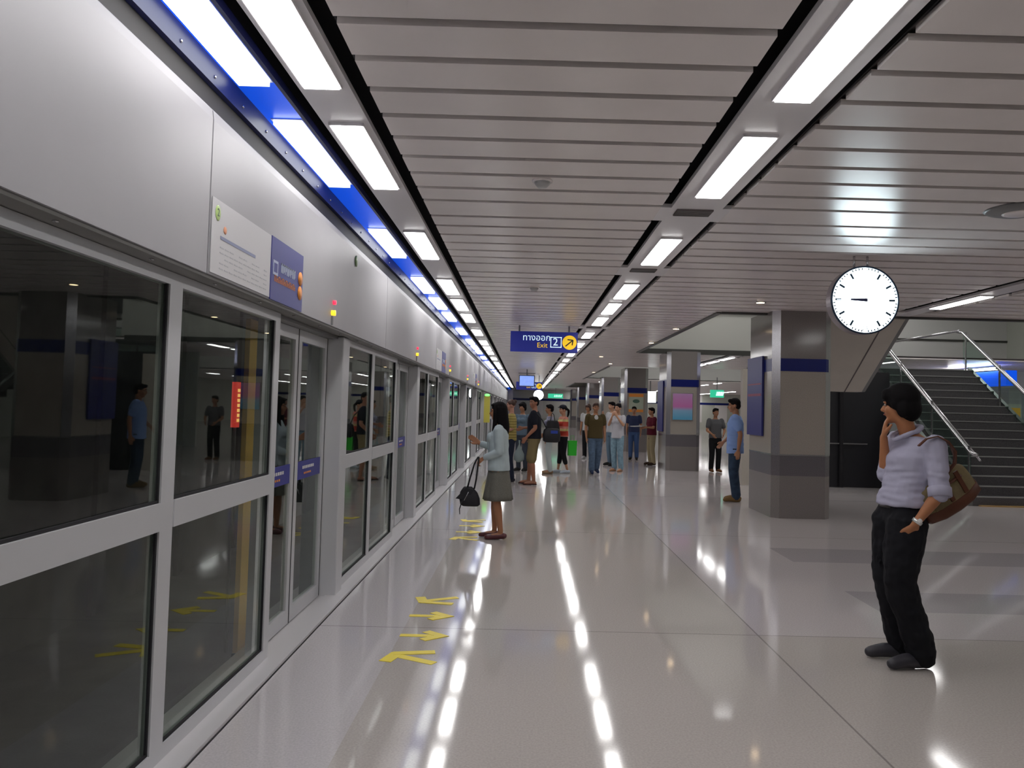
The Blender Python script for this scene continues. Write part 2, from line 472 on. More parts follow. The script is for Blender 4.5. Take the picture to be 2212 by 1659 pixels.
# fill lamps added to brighten the upper storey walls
p = None
for i, (x, y) in enumerate(((5, 13.2), (9.5, 13.2), (5, 16), (9.5, 16), (5, 18.6), (9.5, 19), (12, 18), (9.5, 22), (12, 23), (5, 31), (8, 31), (12, 31), (5, 36), (8, 36), (12, 36))):
    lab = 'added fill lamp of the upper storey over the openings, %s from the camera' % ORD[i]
    if p is None:
        p = lamp_proto('upper_fill_lamp', .6, lab, .02); p.location = (x, y, 5.98); p['group'] = 'upper storey fill lamps'
    else: copy_thing(p, (x, y, 5.98), lab, 'upper storey fill lamps')
p = None
for i, (x, y) in enumerate(((2.80, 14.7), (3.25, 10.9), (2.85, 17.9), (2.85, 26.5), (2.85, 33), (2.2, 23))):
    lab = 'small warm round downlight by the opening edge, %s from the camera' % ORD[i]
    if p is None:
        p = thing('downlight', lab, 'downlight', group='warm downlights')
        q = MB(); q.tube([(0, 0, -.004), (0, 0, .02)], [.075, .07], 20); q.build('rim', M_STEEL, p)
        q = MB(); q.tube([(0, 0, -.007), (0, 0, -.003)], [.055, .055], 20); q.build('bulb', M_WARM, p)
        p.location = (x, y, CZ-.006)
    else: copy_thing(p, (x, y, CZ-.006), lab, 'warm downlights')
for i, y in enumerate((5.31, 10.07)):
    t = thing('smoke_detector', 'white round smoke detector on the slats, ' + ('nearest the camera' if i == 0 else 'second and smaller in view'), 'smoke detector', (.08, y, CZ), group='smoke detectors')
    q = MB(); q.tube([(0, 0, -.012), (0, 0, 0)], [.07, .07], 20); q.build('base', M_SLAT, t)
    q = MB(); q.tube([(0, 0, -.05), (0, 0, -.03), (0, 0, -.012)], [.03, .05, .055], 20); q.build('cap', mat('detector', (.5, .5, .5), .4), t)
t = thing('ceiling_speaker', 'dark round ceiling vent at the right edge of the slats', 'vent', (3.62, 5.72, CZ))
q = MB(); q.tube([(0, 0, -.03), (0, 0, -.012), (0, 0, 0)], [.16, .22, .24], 28); q.build('cone', M_ALUD, t)
q = MB(); q.tube([(0, 0, -.036), (0, 0, -.03)], [.10, .12], 28); q.build('disc', M_SLAT, t)

# ------------------------------------------------------------------ platform screen
PX = -1.5
def psd_bay(k):
    y0 = 4.4*k
    n = ORD[k] if k >= 0 else 'nearest'
    t = thing('screen_panel', ('fixed glass screen panel with middle rail, %s from the camera along the platform edge' % ORD[k+1]), 'glass screen', (PX, y0, 0), group='fixed platform screen panels')
    f = MB()
    a, b = 2.16, 4.79                     # from right edge of wide jamb to door post
    f.box(-.05, .0, 3.30, 3.42, .0, 2.083)
    f.box(-.05, .0, 4.70, 4.79, .0, 2.083)
    f.box(-.05, .0, a, 3.30, .0, .085); f.box(-.05, .0, 3.42, 4.70, .0, .085)
    f.box(-.05, .0, a, 3.30, 2.03, 2.083); f.box(-.05, .0, 3.42, 4.70, 2.03, 2.083)
    f.build('frame', M_ALU, t)
    r = MB(); r.box(-.045, .006, a, 3.30, 1.0, 1.115); r.build('rail', M_ALU, t)
    r = MB(); r.box(-.045, .006, 3.42, 4.70, 1.0, 1.115)
    r.build('rail', M_ALU, t)
    for (ya, yb, za, zb) in ((a, 3.30, .085, 1.0), (a, 3.30, 1.115, 2.03), (3.42, 4.70, .085, 1.0), (3.42, 4.70, 1.115, 2.03)):
        g = MB(); g.box(-.030, -.020, ya, yb, za, zb)
        g.build('glass_pane', G_PSD, t)
    s = MB()
    for (ya, yb, za, zb) in ((a, 3.30, .085, 1.0), (a, 3.30, 1.115, 2.03), (3.42, 4.70, .085, 1.0), (3.42, 4.70, 1.115, 2.03)):
        e = .012
        s.box(-.018, -.008, yb-e, yb, za, zb); s.box(-.018, -.008, ya, yb, za, za+e)
    s.build('seal', M_BLK, t)
    return t
def psd_door(k):
    y0 = 4.4*k
    t = thing('screen_door', ('sliding glass platform door with blue band, %s from the camera' % ORD[k+1]), 'platform door', (PX, y0, 0), group='sliding platform doors')
    for (ya, yb) in ((4.80, 5.53), (5.55, 6.33)):
        f = MB()
        f.box(-.14, -.10, ya, ya+.07, .02, 2.06); f.box(-.14, -.10, yb-.07, yb, .02, 2.06)
        f.box(-.14, -.10, ya+.07, yb-.07, .02, .12); f.box(-.14, -.10, ya+.07, yb-.07, 1.98, 2.06)
        lf = f.build('door_leaf', M_ALU, t)
        g = MB(); g.box(-.124, -.116, ya+.07, yb-.07, .12, 1.98); g.build('glass_pane', G_PSD, lf)
        g = MB(); g.box(-.113, -.108, ya+.07, yb-.07, .99, 1.12)
        bd = g.build('safety_band', mat('safety_band', (.03, .035, .25), .4), lf)
        g = MB()
        n = 7
        for q in range(n):
            yy = ya+.22+q*.045
            g.box(-.1075, -.1068, yy, yy+.032, 1.062, 1.083)
        for q in range(5):
            yy = ya+.26+q*.04
            g.box(-.1075, -.1068, yy, yy+.028, 1.022, 1.036, 1)
        g.build('lettering', [M_WHITE, M_ORG], bd) if False else g.build('lettering', [M_WHITE, M_ORG], lf)
        g = MB(); g.box(-.109, -.099, yb-.004, yb+.012, .02, 2.06); g.build('rubber_edge', M_BLK, lf)
    f = MB(); f.box(-.13, .03, 6.34, 6.56, 0, 2.08); f.build('jamb', M_ALU, t, bevel=.008)
    f = MB(); f.box(-.135, -.02, 4.80, 6.34, 2.062, 2.083); f.build('door_header', M_ALUD, t)
    return t
pp = dd = None
for k in range(-1, 14):
    if pp is None:
        pp = psd_bay(k); dd = psd_door(k)
    else:
        copy_thing(pp, (PX, 4.4*k, 0), 'fixed glass screen panel with middle rail, %s from the camera along the platform edge' % ORD[k+1])
        copy_thing(dd, (PX, 4.4*k, 0), 'sliding glass platform door with blue band, %s from the camera' % ORD[k+1])
# fascia above the screen: silver panels with seams
fp = None
for k in range(0, 15):
    y0 = 3.42+4.4*(k-1)
    if fp is None:
        f = MB()
        prof = [(-1.40, 2.10), (-1.40, 2.78), (-1.405, 2.82), (-1.43, 2.845), (-1.55, 2.845), (-1.55, 2.10)]
        n = len(prof)
        f.prism([(x, z) for x, z in prof], 1, .006, 4.394)
        fp = f.build('fascia_panel', M_ALUF); o = fp
    else:
        o = fp.copy(); COL.objects.link(o)
    o.location = (0, y0, 0)
    tag(o, 'silver fascia panel above the glass screen, %s from the camera end' % ORD[k], 'fascia', 'silver fascia panels')
m = MB()
m.box(-1.62, -1.50, -3, 64.5, 2.845, 3.0, 0)
m.box(-1.66, -1.55, -3, 64.5, 2.10, 2.845, 0)
m.box(-1.55, -1.412, -3, 64.5, 2.085, 2.10, 1)
struct(m.build('trim_7', [mat('fascia_upper_strip', (.065, .06, .06), .6, 0, .2), mat('fascia_under', (.20, .195, .185), .45)]))
# tiny studs under the fascia
m = MB()
for k in range(100):
    y = 2.4+k*.62
    if y > 64: break
    m.ell((-1.45, y, 2.083), (.011, .011, .004), seg=8, rg=4)
struct(m.build('trim_8', M_STEEL))
m = MB()
m.box(-1.55, -1.392, -3, YEND, -.05, .022, 0); m.box(-1.392, -1.386, -3, YEND, -.05, .004, 1); m.box(-1.72, -1.55, -3, YEND, -.1, .012, 0)
struct(m.build('trim_9', [M_THR, M_BLK]))
m = MB(); m.box(-1.7, -1.0, 64.6, 64.9, 0, 3.0)
struct(m.build('trim_10', M_ALUF))

# posters, blue station signs and signal lamps on the fascia
def fascia_sign(k, i):
    y = 4.4*k
    t = thing('route_poster', 'pale route poster with green badge on the silver fascia, %s from the camera' % ORD[i], 'poster', (-1.398, 3.42+y+.02, 2.11), group='route posters on the fascia')
    q = MB(); q.box(0, .003, 0, .80, 0, .335); q.build('sheet', mat('poster_paper', (.60, .585, .60), .45), t)
    q = MB(); q.ell((.004, .06, .275), (.003, .030, .035), seg=20, rg=8); q.build('badge', mat('badge_green', (.40, .55, .18), .4), t)
    text('badge_numeral', '2', .05, mat('badge_ink', (.10, .16, .10), .5), t, (.0075, .045, .275), (PI/2, 0, PI/2), .0005)
    q = MB(); q.box(.003, .0045, .10, .56, .165, .180); q.build('route_line', mat('route_blue', (.26, .28, .42), .5), t)
    q = MB(); q.ell((.004, .15, .215), (.002, .02, .018), seg=12, rg=6); q.build('orange_dot', mat('pale_orange', (.75, .33, .18), .5), t)
    q = MB()
    for r_ in range(5):
        for c_ in range(11):
            if random.random() < .75: q.box(.003, .0038, .10+c_*.06, .10+c_*.06+.045, .03+r_*.024, .035+r_*.024)
    q.build('fine_print', mat('fine_print', (.50, .50, .53), .5), t)
    t = thing('platform_sign', 'blue platform sign with white and orange marks on the fascia, %s from the camera' % ORD[i], 'sign', (-1.398, 4.245+y, 2.103), group='blue signs on the fascia')
    q = MB(); q.box(0, .006, 0, .60, 0, .345); q.build('board', mat('sign_indigo', (.035, .04, .23), .4), t)
    q = MB()
    q.box(.006, .0075, .03, .115, .14, .22, 0); q.box(.0075, .0085, .045, .10, .155, .205, 1)
    q.build('train_symbol', [mat('sign_pale', (.42, .46, .62), .5), MATS['sign_indigo']], t)
    q = MB(); random.seed(5)
    for c_ in range(8):
        yy = .17+c_*.035
        q.box(.006, .0075, yy, yy+.008, .17, .225); q.box(.006, .0075, yy, yy+.026, .215, .224); q.box(.006, .0075, yy+.019, yy+.026, .17+.01*(c_ % 3), .224)
    q.build('white_lettering', mat('sign_pale2', (.50, .55, .66), .5), t)
    q = MB()
    for c_ in range(12):
        yy = .06+c_*.033
        q.box(.006, .0075, yy, yy+.007, .105, .14); q.box(.006, .0075, yy, yy+.024, .118 if c_ % 2 else .134, .125 if c_ % 2 else .141); q.box(.006, .0075, yy+.017, yy+.024, .105, .13)
    q.build('orange_lettering', mat('sign_orange', (.62, .22, .07), .5), t)
    q = MB(); q.tube([(.006, .545, .195), (.009, .545, .195)], .042, 20); q.build('upper_badge', M_ORG, t)
    q = MB(); q.tube([(.006, .545, .108), (.009, .545, .108)], .042, 20); q.build('lower_badge', M_ORG, t)
fascia_sign(0, 0)
fascia_sign(2, 1)
fascia_sign(4, 2)
for i, k in enumerate((0, 1, 2, 3, 4)):
    y = 5.62+4.4*k
    t = thing('door_signal', 'red and amber signal lamps above the platform door, %s from the camera' % ORD[i], 'signal lamp', (-1.40, y, 0), group='signal lamps over the doors')
    q = MB(); q.tube([(0, .04, 2.27), (.02, .04, 2.27)], .016, 12); q.build('red_lamp', mat('red_lamp', (.7, .02, .05), .3, emit=(1, .03, .08), estr=1.2), t)
    q = MB(); q.tube([(0, 0, 2.19), (.028, 0, 2.19)], .020, 12); q.build('amber_lamp', mat('amber_lamp', (.8, .5, .02), .3, emit=(1, .6, .03), estr=1.2), t)
    q = MB(); q.box(0, .012, -.012, .012, 2.105, 2.17); q.build('stem', M_ALUD, t)
# far station sign and green badge on fascia
t = thing('exit_badge', 'small green badge high on the silver fascia past the blue sign', 'badge', (-1.398, 6.35, 2.70))
q = MB(); q.tube([(0, 0, 0), (.006, 0, 0)], .045, 16); q.build('disc', mat('badge_dull_green', (.16, .24, .10), .5), t)

# yellow strip standing behind the glass between two posts
t = thing('yellow_pole', 'yellow upright strip standing behind the glass of the nearest screen', 'pole', (-1.74, 5.02, .0))
q = MB(); q.box(-.015, .015, -.105, .105, .0, 2.06); q.build('strip', M_YELD, t)
q = MB(); q.box(-.02, .02, -.11, .11, -.02, .0); q.build('foot', M_ALUD, t)
t = thing('red_sign_reflection', 'added red glow standing for a sign reflected in the nearest glass screen', 'sign', (-3.2, 8.75, 1.25))  # lit object put behind the glass in place of a red reflection
q = MB(); q.box(-.03, .03, -.05, .05, 0, .50); q.build('case', mat('red_reflection_glow', (.5, .02, .02), .4, emit=(1, .06, .04), estr=.45), t)
q = MB()
for r_ in range(7): q.box(.03, .034, -.035+.004*(r_ % 2), .035, .06+r_*.055, .095+r_*.055)
q.build('lettering', mat('amber_letters', (.9, .5, .1), .4, emit=(1, .55, .15), estr=1.0), t)
q = MB(); q.box(-.012, .012, -.012, .012, -2.45, 0); q.build('post', M_ALUD, t)
# yellow marker post with green light further along the screen
t = thing('marker_post', 'yellow marker post with a green light by the distant screen doors', 'post', (-1.30, 27.0, 0))
q = MB(); q.box(-.10, .10, -.08, .08, 1.0, 1.9); q.build('panel', mat('marker_yellow', (.7, .62, .10), .5), t)
q = MB(); q.box(-.03, .03, -.03, .03, 0, 1.0); q.build('pole', M_ALUD, t)
q = MB(); q.ell((0, 0, 1.94), (.09, .05, .04)); q.build('green_light', mat('green_light', (.1, .8, .1), .4, emit=(.1, 1, .1), estr=3), t)

# ------------------------------------------------------------------ yellow arrows on the floor
def arrow(label, c, dirx, bent=0, back=0.0):
    o = MB()
    L_, w_, hw, hl = .31, .040, .075, .12
    if bent == 0:
        pts = [(-L_/2, -w_/2), (L_/2-hl*.75, -w_/2), (L_/2-hl*1.25, -hw-.02), (L_/2-hl*.85, -hw-.02), (L_/2, 0), (L_/2-hl*.85, hw+.02), (L_/2-hl*1.25, hw+.02), (L_/2-hl*.75, w_/2), (-L_/2, w_/2)]
        o.prism(pts, 2, .0005, .0022)
    else:
        # open chevron: shaft with one long and one short barb
        o.prism([(-.15, -.02), (.10, -.02), (.10, .02), (-.15, .02)], 2, .0005, .0022)
        o.prism([(.115, .015), (.095, .055), (-.02, -.10), (.03, -.12)] if bent > 0 else [(.115, .015), (.095, .055), (-.10, -.12), (-.05, -.15)], 2, .0005, .0022)
        o.prism([(.11, .02), (.085, -.02), (-.13, .11), (-.10, .14)], 2, .0006, .0023)
    ob = o.build('floor_arrow', M_YEL)
    ob.location = (c[0], c[1], 0); ob.rotation_euler = (0, 0, dirx)
    tag(ob, label, 'floor arrow', 'yellow arrows on the floor')
    return ob
def arrow2(label, c, pts):
    o = MB()
    for i_, p in enumerate(pts): o.prism(p, 2, .0005, .0022+.0009*i_)
    ob = o.build('floor_arrow', M_YEL); ob.location = (c[0], c[1], 0)
    tag(ob, label, 'floor arrow', 'yellow arrows on the floor')
def bar(a, b, wd):
    a = Vector(a); b = Vector(b); d = (b-a).normalized(); n = Vector((-d.y, d.x))*wd/2
    return [tuple(a+n), tuple(a-n), tuple(b-n), tuple(b+n)]
def straight(c, lab):
    arrow2(lab, c, [bar((-.155, 0), (.09, 0), .056), [(.175, 0), (.03, .12), (-.015, .075), (.075, .0)], [(.175, 0), (.075, 0), (-.015, -.075), (.03, -.12)]])
def slanted(c, sgn, lab):
    # arrow pointing back to the screen at an angle
    arrow2(lab, c, [bar((.14, .03*sgn*-1), (-.13, .02*sgn), .042) if False else bar((.15, -.115*sgn), (-.10, .02*sgn), .062),
                    bar((-.15, -.10*sgn), (-.10, .07*sgn), .080), bar((-.125, .055*sgn), (.13, .10*sgn), .062)])
slanted((-.655, 4.92), 1, 'yellow angled floor arrow nearest the camera')
straight((-.645, 5.37), 'yellow straight floor arrow behind the nearest angled one')
straight((-.655, 5.87), 'second yellow straight floor arrow from the camera')
slanted((-.655, 6.33), -1, 'yellow angled floor arrow farthest of the near four')
for nm, yy, kk in (('nearest of the far four by the woman in the pale jacket', 9.30, 1), ('second of the far four by the woman in the pale jacket', 9.77, 0), ('third of the far four by the woman in the pale jacket', 10.27, 0), ('last of the far four by the woman in the pale jacket', 10.73, -1)):
    if kk == 0: straight((-.655, yy), 'yellow floor arrow, '+nm)
    else: slanted((-.655, yy), kk, 'yellow floor arrow, '+nm)

# ------------------------------------------------------------------ columns
def column():
    t = thing('stone_column', '', 'column')
    W, D, c = .88, 1.34, .10
    def poly(e=0.0, cc=c):
        return [(cc, -e), (W-cc, -e), (W+e, cc), (W+e, D-cc), (W-cc, D+e), (cc, D+e), (-e, D-cc), (-e, cc)]
    def chunk(nm, z0, z1, m_, e=0.0):
        q = MB(); q.prism(poly(e), 2, z0, z1); return q.build(nm, m_, t)
    chunk('base', 0, .63, M_GRANT)
    chunk('lower_panel', .63, .93, M_GRAND)
    chunk('steel_line', .93, .95, M_STEEL, .004)
    chunk('middle_panel', .95, 2.19, M_GRAN)
    chunk('blue_band', 2.19, 2.38, M_BAND, .006)
    chunk('upper_panel', 2.38, CZ+.02, M_GRANT)
    for (x, y, dx, dy) in ((0, c, c, 0), (W-c, 0, W, c)):
        q = MB()
        q.prism([(x-.004, y-.004), (dx-.004 if x == 0 else dx+.004, dy-.006), (dx-.002, dy+.008), (x+.002, y+.008)], 2, .95, CZ)
        q.build('corner_strip', M_STEEL, t)
    return t
cols = [11.72, 20.55, 29.35, 38.15, 46.95, 55.75, 64.0]
cd = ['beside the man in the blue shirt, nearest the camera', 'with the pink and blue poster', 'with the orange framed poster', 'fourth from the camera', 'fifth from the camera', 'sixth from the camera', 'last one by the end wall']
proto = None
for i, y in enumerate(cols):
    lab = 'grey stone column with a blue band, ' + cd[i]
    if proto is None:
        proto = column(); proto['label'] = lab; proto.location = (3.71, y, 0); proto['group'] = 'stone columns'
    else: copy_thing(proto, (3.71, y, 0), lab)
# banner on the left face of the first column, blue board on the second
t = thing('blue_banner', 'tall blue notice board on the side face of the nearest column', 'notice board', (3.70, 12.18, 1.20))
q = MB(); q.box(-.03, 0, 0, .80, 0, 1.24); q.build('panel', mat('banner_blue', (.022, .026, .17), .4), t)
q = MB(); q.box(-.034, -.03, .05, .75, .62, .66); q.box(-.034, -.03, .05, .75, .80, .82); q.build('stripe', mat('banner_red', (.25, .05, .10), .5), t)
t = thing('blue_banner', 'tall blue notice board on the side face of the second column', 'notice board', (3.70, 21.0, 1.0))
q = MB(); q.box(-.03, 0, 0, .80, 0, 1.35); q.build('panel', MATS['banner_blue'], t)
t = thing('poster', 'pink and pale blue poster on the second column', 'poster', (3.86, 20.545, 1.33))
q = MB(); q.box(-.02, .53, -.02, 0, -.02, .70); q.build('frame', M_STEEL, t)
pm = bpy.data.materials.new('pink_blue_print'); pm.use_nodes = True
nt = pm.node_tree; b = nt.nodes['Principled BSDF']
tc = nt.nodes.new('ShaderNodeTexCoord'); sp = nt.nodes.new('ShaderNodeSeparateXYZ'); cr = nt.nodes.new('ShaderNodeValToRGB')
nt.links.new(tc.outputs['Generated'], sp.inputs[0]); nt.links.new(sp.outputs[2], cr.inputs[0]); nt.links.new(cr.outputs[0], b.inputs['Base Color'])
cr.color_ramp.elements[0].position = 0; cr.color_ramp.elements[0].color = (.08, .35, .55, 1)
cr.color_ramp.elements[1].position = 1; cr.color_ramp.elements[1].color = (.50, .26, .52, 1)
e_ = cr.color_ramp.elements.new(.35); e_.color = (.22, .42, .60, 1)
e_ = cr.color_ramp.elements.new(.5); e_.color = (.55, .16, .42, 1)
q = MB(); q.box(0, .51, -.024, -.02, 0, .68); q.build('print', pm, t)
t = thing('poster', 'orange edged poster with dark emblem on the third column', 'poster', (3.87, 29.345, 1.48))
q = MB(); q.box(0, .54, -.02, 0, 0, .68, 0); q.build('orange_border', M_ORG, t)
q = MB(); q.box(0, .54, -.026, -.02, .10, .56, 0); q.build('sheet', mat('poster_grey', (.42, .48, .38), .5), t)
q = MB(); q.ell((.27, -.03, .40), (.13, .006, .07)); q.build('emblem', mat('emblem_green', (.06, .14, .10), .5), t)

# ------------------------------------------------------------------ hanging signs, screen, clocks
def exit_sign(label, x, y, z, s=1.0):
    t = thing('exit_sign', label, 'sign', (x, y, z))
    W, Hh = 1.27*s, .385*s
    q = MB(); q.box(0, W, 0, .12, 0, Hh); q.build('case', M_SIGN, t, bevel=.006)
    for xx in (.15*s, W-.18*s):
        q = MB(); q.box(xx, xx+.03*s, .05, .07, Hh, CZ-z); q.build('hanger', M_ALUD, t)
    text('thai_lettering', 'ทางออก', .165*s, M_SIGNW, t, (.225*s, -.003, .265*s), sx=.98)
    text('exit_lettering', 'Exit', .13*s, M_SIGNY, t, (.50*s, -.003, .125*s))
    q = MB()
    a, b_, c_, d = .755*s, .965*s, .09*s, .29*s
    e = .014*s
    q.box(a, b_, -.004, 0, c_, c_+e); q.box(a, b_, -.004, 0, d-e, d); q.box(a, a+e, -.004, 0, c_, d); q.box(b_-e, b_, -.004, 0, c_, d)
    q.build('numeral_frame', M_SIGNW, t)
    text('numeral', '2', .20*s, M_SIGNW, t, (.80*s, -.003, .19*s))
    q = MB(); q.disc((1.115*s, 0, .19*s), .135*s, -.006, 0, 40); q.build('arrow_disc', M_SIGNY, t)
    q = MB()
    def bb(p, r_, wd):
        pts = bar(p, r_, wd); q.prism([(x_, z_) for x_, z_ in pts], 1, -.009, -.006)
    bb((1.04*s, .12*s), (1.165*s, .225*s), .022*s)
    bb((1.075*s, .245*s), (1.18*s, .235*s), .022*s)
    bb((1.18*s, .24*s), (1.165*s, .14*s), .022*s)
    q.build('arrow', M_SIGNK, t)
    return t
exit_sign('hanging blue exit sign with yellow arrow disc over the platform', -.305, 14.8, 2.60)
exit_sign('far blue exit sign behind the hanging monitor', -.45, 38.0, 2.40)
t = thing('monitor', 'blue hanging monitor below the slats between the lamp rows', 'monitor', (.05, 32, 2.40))
q = MB(); q.box(-.32, .32, 0, .2, 0, .46); q.build('case', mat('monitor_case', (.05, .05, .06), .4), t, bevel=.01)
q = MB(); q.box(-.29, .29, -.004, 0, .03, .43); q.build('screen', mat('monitor_screen', (.1, .15, .4), .3, emit=(.22, .34, .80), estr=.9, noise_amt=.3, noise_scale=8), t)
q = MB(); q.box(-.34, .34, .03, .1, .52, .55); q.box(-.02, .02, .05, .09, .46, CZ-2.40); q.build('hanger', M_ALUD, t)

def clock(label, x, y, z, r):
    t = thing('clock', label, 'clock', (x, y, z))
    q = MB(); q.disc((0, 0, 0), r, 0, .14, 64); q.build('housing', mat('clock_case', (.30, .26, .28), .35, .4), t, bevel=.006)
    q = MB(); n = 64; vs = []; fs = []
    for k in range(n):
        a = 2*PI*k/n
        for rr, yy in ((r*1.01, -.004), (r*.965, -.012), (r*.955, -.001), (r*1.01, .01)):
            vs.append((rr*math.cos(a), yy, rr*math.sin(a)))
    for k in range(n):
        for j in range(4):
            fs.append((k*4+j, k*4+(j+1) % 4, ((k+1) % n)*4+(j+1) % 4, ((k+1) % n)*4+j))
    q.add(vs, fs, 0, True); q.build('rim', mat('clock_rim', (.03, .05, .09), .3, .5), t)
    q = MB(); q.disc((0, 0, 0), r*.955, -.004, 0, 64); q.build('dial', mat('clock_dial', (.9, .95, 1), .4, emit=(.78, .94, 1.0), estr=5.5), t)
    ink = mat('clock_ink', (.03, .07, .12), .5)
    for k in range(60):
        if k % 5 == 0 and k % 30 == 0: continue
        q = MB()
        a = 2*PI*k/60
        big = k % 5 == 0
        r0, r1, wd = (r*.70, r*.88, .020*r/.33) if big else (r*.885, r*.95, .011*r/.33)
        c_, s_ = math.sin(a), math.cos(a)
        q.prism([(c_*r0+s_*wd/2, s_*r0-c_*wd/2), (c_*r1+s_*wd/2, s_*r1-c_*wd/2), (c_*r1-s_*wd/2, s_*r1+c_*wd/2), (c_*r0-s_*wd/2, s_*r0+c_*wd/2)], 1, -.006, -.004)
        q.build('hour_mark' if big else 'minute_mark', ink, t)
    text('numeral', '12', r*.17, mat('clock_numeral', (.20, .55, .60), .5, emit=(.3, .6, .65), estr=.6), t, (0, -.004, r*.82), align='CENTER', ext=.001)
    text('numeral', '24', r*.17, mat('clock_numeral2', (.10, .22, .26), .5), t, (0, -.004, -r*.84), align='CENTER', ext=.001)
    q = MB(); q.prism([(.06*r, .045*r), (.06*r, -.05*r), (-.43*r, -.022*r), (-.43*r, .030*r)], 1, -.012, -.009); q.build('hour_hand', mat('hand_dark', (.03, .03, .10), .4), t)
    q = MB(); q.prism([(.08*r, .010*r), (.08*r, -.016*r), (-.84*r, -.014*r), (-.84*r, .004*r)], 1, -.009, -.006); q.build('minute_hand', mat('hand_thin', (.30, .36, .55), .4, emit=(.7, .85, 1), estr=1.2), t)
    q = MB(); q.disc((0, 0, 0), r*.045, -.015, -.004, 20); q.build('hub', MATS['hand_dark'], t)
    for s_ in (-1, 1):
        q = MB(); q.tube([(s_*.065*r/.33-.015, .07, r*.93), (s_*.065*r/.33-.015, .07, CZ-z)], .011, 12); q.build('support_rod', M_STEEL, t)
    return t
clock('large lit round clock hanging from the slats at the right', 3.245, 7.5, 2.663, .328)
# bright round lamp far away and lit board beyond the columns
t = thing('round_lamp', 'distant glaring round lamp by the green exit sign', 'lamp', (1.05, 62, 2.55))
q = MB(); q.disc((0, 0, 0), .40, 0, .12, 32); q.build('shade', M_WHITE, t)
q = MB(); q.disc((0, 0, 0), .38, -.02, 0, 32); q.build('bulb', mat('glare', (1, 1, 1), .5, emit=(.95, 1, 1), estr=8), t)
q = MB(); q.box(-.02, .02, .03, .07, .38, CZ-2.55); q.build('rod', M_ALUD, t)
t = thing('light_box', 'bright white lit board between the second and third columns', 'light box', (6.25, 41.2, 1.95))
q = MB(); q.box(0, .62, .02, .12, 0, .62); q.build('case', M_ALUD, t)
q = MB(); q.box(.02, .60, 0, .02, .02, .60); q.build('face', mat('light_face', (1, 1, 1), .5, emit=(.9, 1, 1), estr=3), t)
q = MB(); q.box(.28, .34, .05, .09, .62, CZ-1.95); q.build('rod', M_ALUD, t)
def green_sign(lab, x, y, z, w_):
    t = thing('green_exit_sign', lab, 'sign', (x, y, z))
    q = MB(); q.box(-w_/2, w_/2, 0, .08, 0, .34); q.build('case', mat('green_case', (.01, .25, .13), .4, emit=(.03, .50, .28), estr=.8), t)
    q = MB()
    for i in range(6):
        xx = -w_*.1+i*w_*.09
        q.prism([(xx, .08), (xx+.05, .08), (xx+.09+.02*(i % 2), .26), (xx+.04, .26)], 1, -.006, 0)
    q.build('running_figure', mat('green_white', (.7, .95, .8), .5, emit=(.5, 1, .75), estr=1.0), t)
    q = MB(); q.box(-.02, .02, .02, .05, .34, CZ-z); q.build('rod', M_ALUD, t)
green_sign('green lit exit sign right of the glaring distant lamp', 2.35, 61, 2.32, 1.15)
green_sign('green lit exit sign above the man in the blue shirt', 8.55, 35, 2.2, .60)

# ------------------------------------------------------------------ stairs
t = thing('staircase', 'dark staircase rising away behind the man with the shoulder bag', 'staircase', (8.0, 14.0, 0))
RI, TR, NS = .166, .26, 16
WS = 2.25
for i in range(NS):
    q = MB(); q.box(0, WS, i*TR, (i+1)*TR+.02, max(0, (i-1)*RI) if i else 0, (i+1)*RI, 0)
    q.box(0, WS, i*TR-.012, i*TR+.03, (i+1)*RI-.014, (i+1)*RI+.003, 1)
    q.build('step', [M_STAIR, M_NOSE], t)
q = MB(); q.box(-.6, WS+.08, NS*TR, NS*TR+5.5, NS*RI-.25, NS*RI); q.build('landing', M_STAIR, t)
q = MB(); q.prism([(-.0, -.05), (NS*TR, NS*RI-.12), (NS*TR, NS*RI+.08), (-.0, .16)], 0, WS, WS+.08); q.build('stringer', M_STEEL, t)
q = MB(); q.prism([(-.0, -.0), (NS*TR, NS*RI-.12), (NS*TR, NS*RI+.08), (-.0, .16)], 0, -.08, 0); q.build('stringer', M_ALUD, t)
q = MB(); q.box(.1, WS+2.8, -.10, -.01, 0, .02); q.build('tan_edge_strip', M_TAN, t)
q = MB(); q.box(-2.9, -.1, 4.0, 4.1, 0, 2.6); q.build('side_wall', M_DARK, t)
# balustrades: glass with steel rails, fixed to the staircase
stair = t
sl = RI/TR
for x in (.05, WS-.07):
    q = MB(); q.prism([(.15, .25), (4.2, .25+4.05*sl), (4.2, .90+4.05*sl), (.15, .90)], 0, x-.008, x+.008); q.build('glass_panel', G_BAL, stair)
    q = MB(); q.tube([(x, -.05, .905), (x, .15, .93), (x, 4.25, .93+4.1*sl), (x, 4.5, .95+4.15*sl)], .030, 12); q.build('handrail', M_STEEL, stair)
    q = MB(); q.tube([(x+.09, .0, .80), (x+.09, 4.2, .80+4.2*sl)], .020, 12); q.build('lower_rail', M_STEEL, stair)
    for k in range(4):
        y = .2+k*1.3
        q = MB(); q.box(x-.012, x+.012, y-.02, y+.02, y*sl+.02, y*sl+.93); q.build('post', M_STEEL, stair)
y0, z0 = 4.4, 2.656
q = MB(); q.box(-.5, 2.3, y0+5.0, y0+5.015, z0+.05, z0+.92); q.build('glass_panel', G_BAL, stair)
q = MB(); q.tube([(2.18, y0, z0+.95), (2.05, y0+4.9, z0+.95)], .028, 12); q.build('handrail', M_STEEL, stair)
q = MB(); q.tube([(-.5, y0+5, z0+.95), (2.3, y0+5, z0+.95)], .028, 12); q.build('handrail', M_STEEL, stair)
for x in (-.45, .5, 1.4, 2.25):
    q = MB(); q.box(x-.02, x+.02, y0+4.98, y0+5.02, z0, z0+.95); q.build('post', M_STEEL, stair)
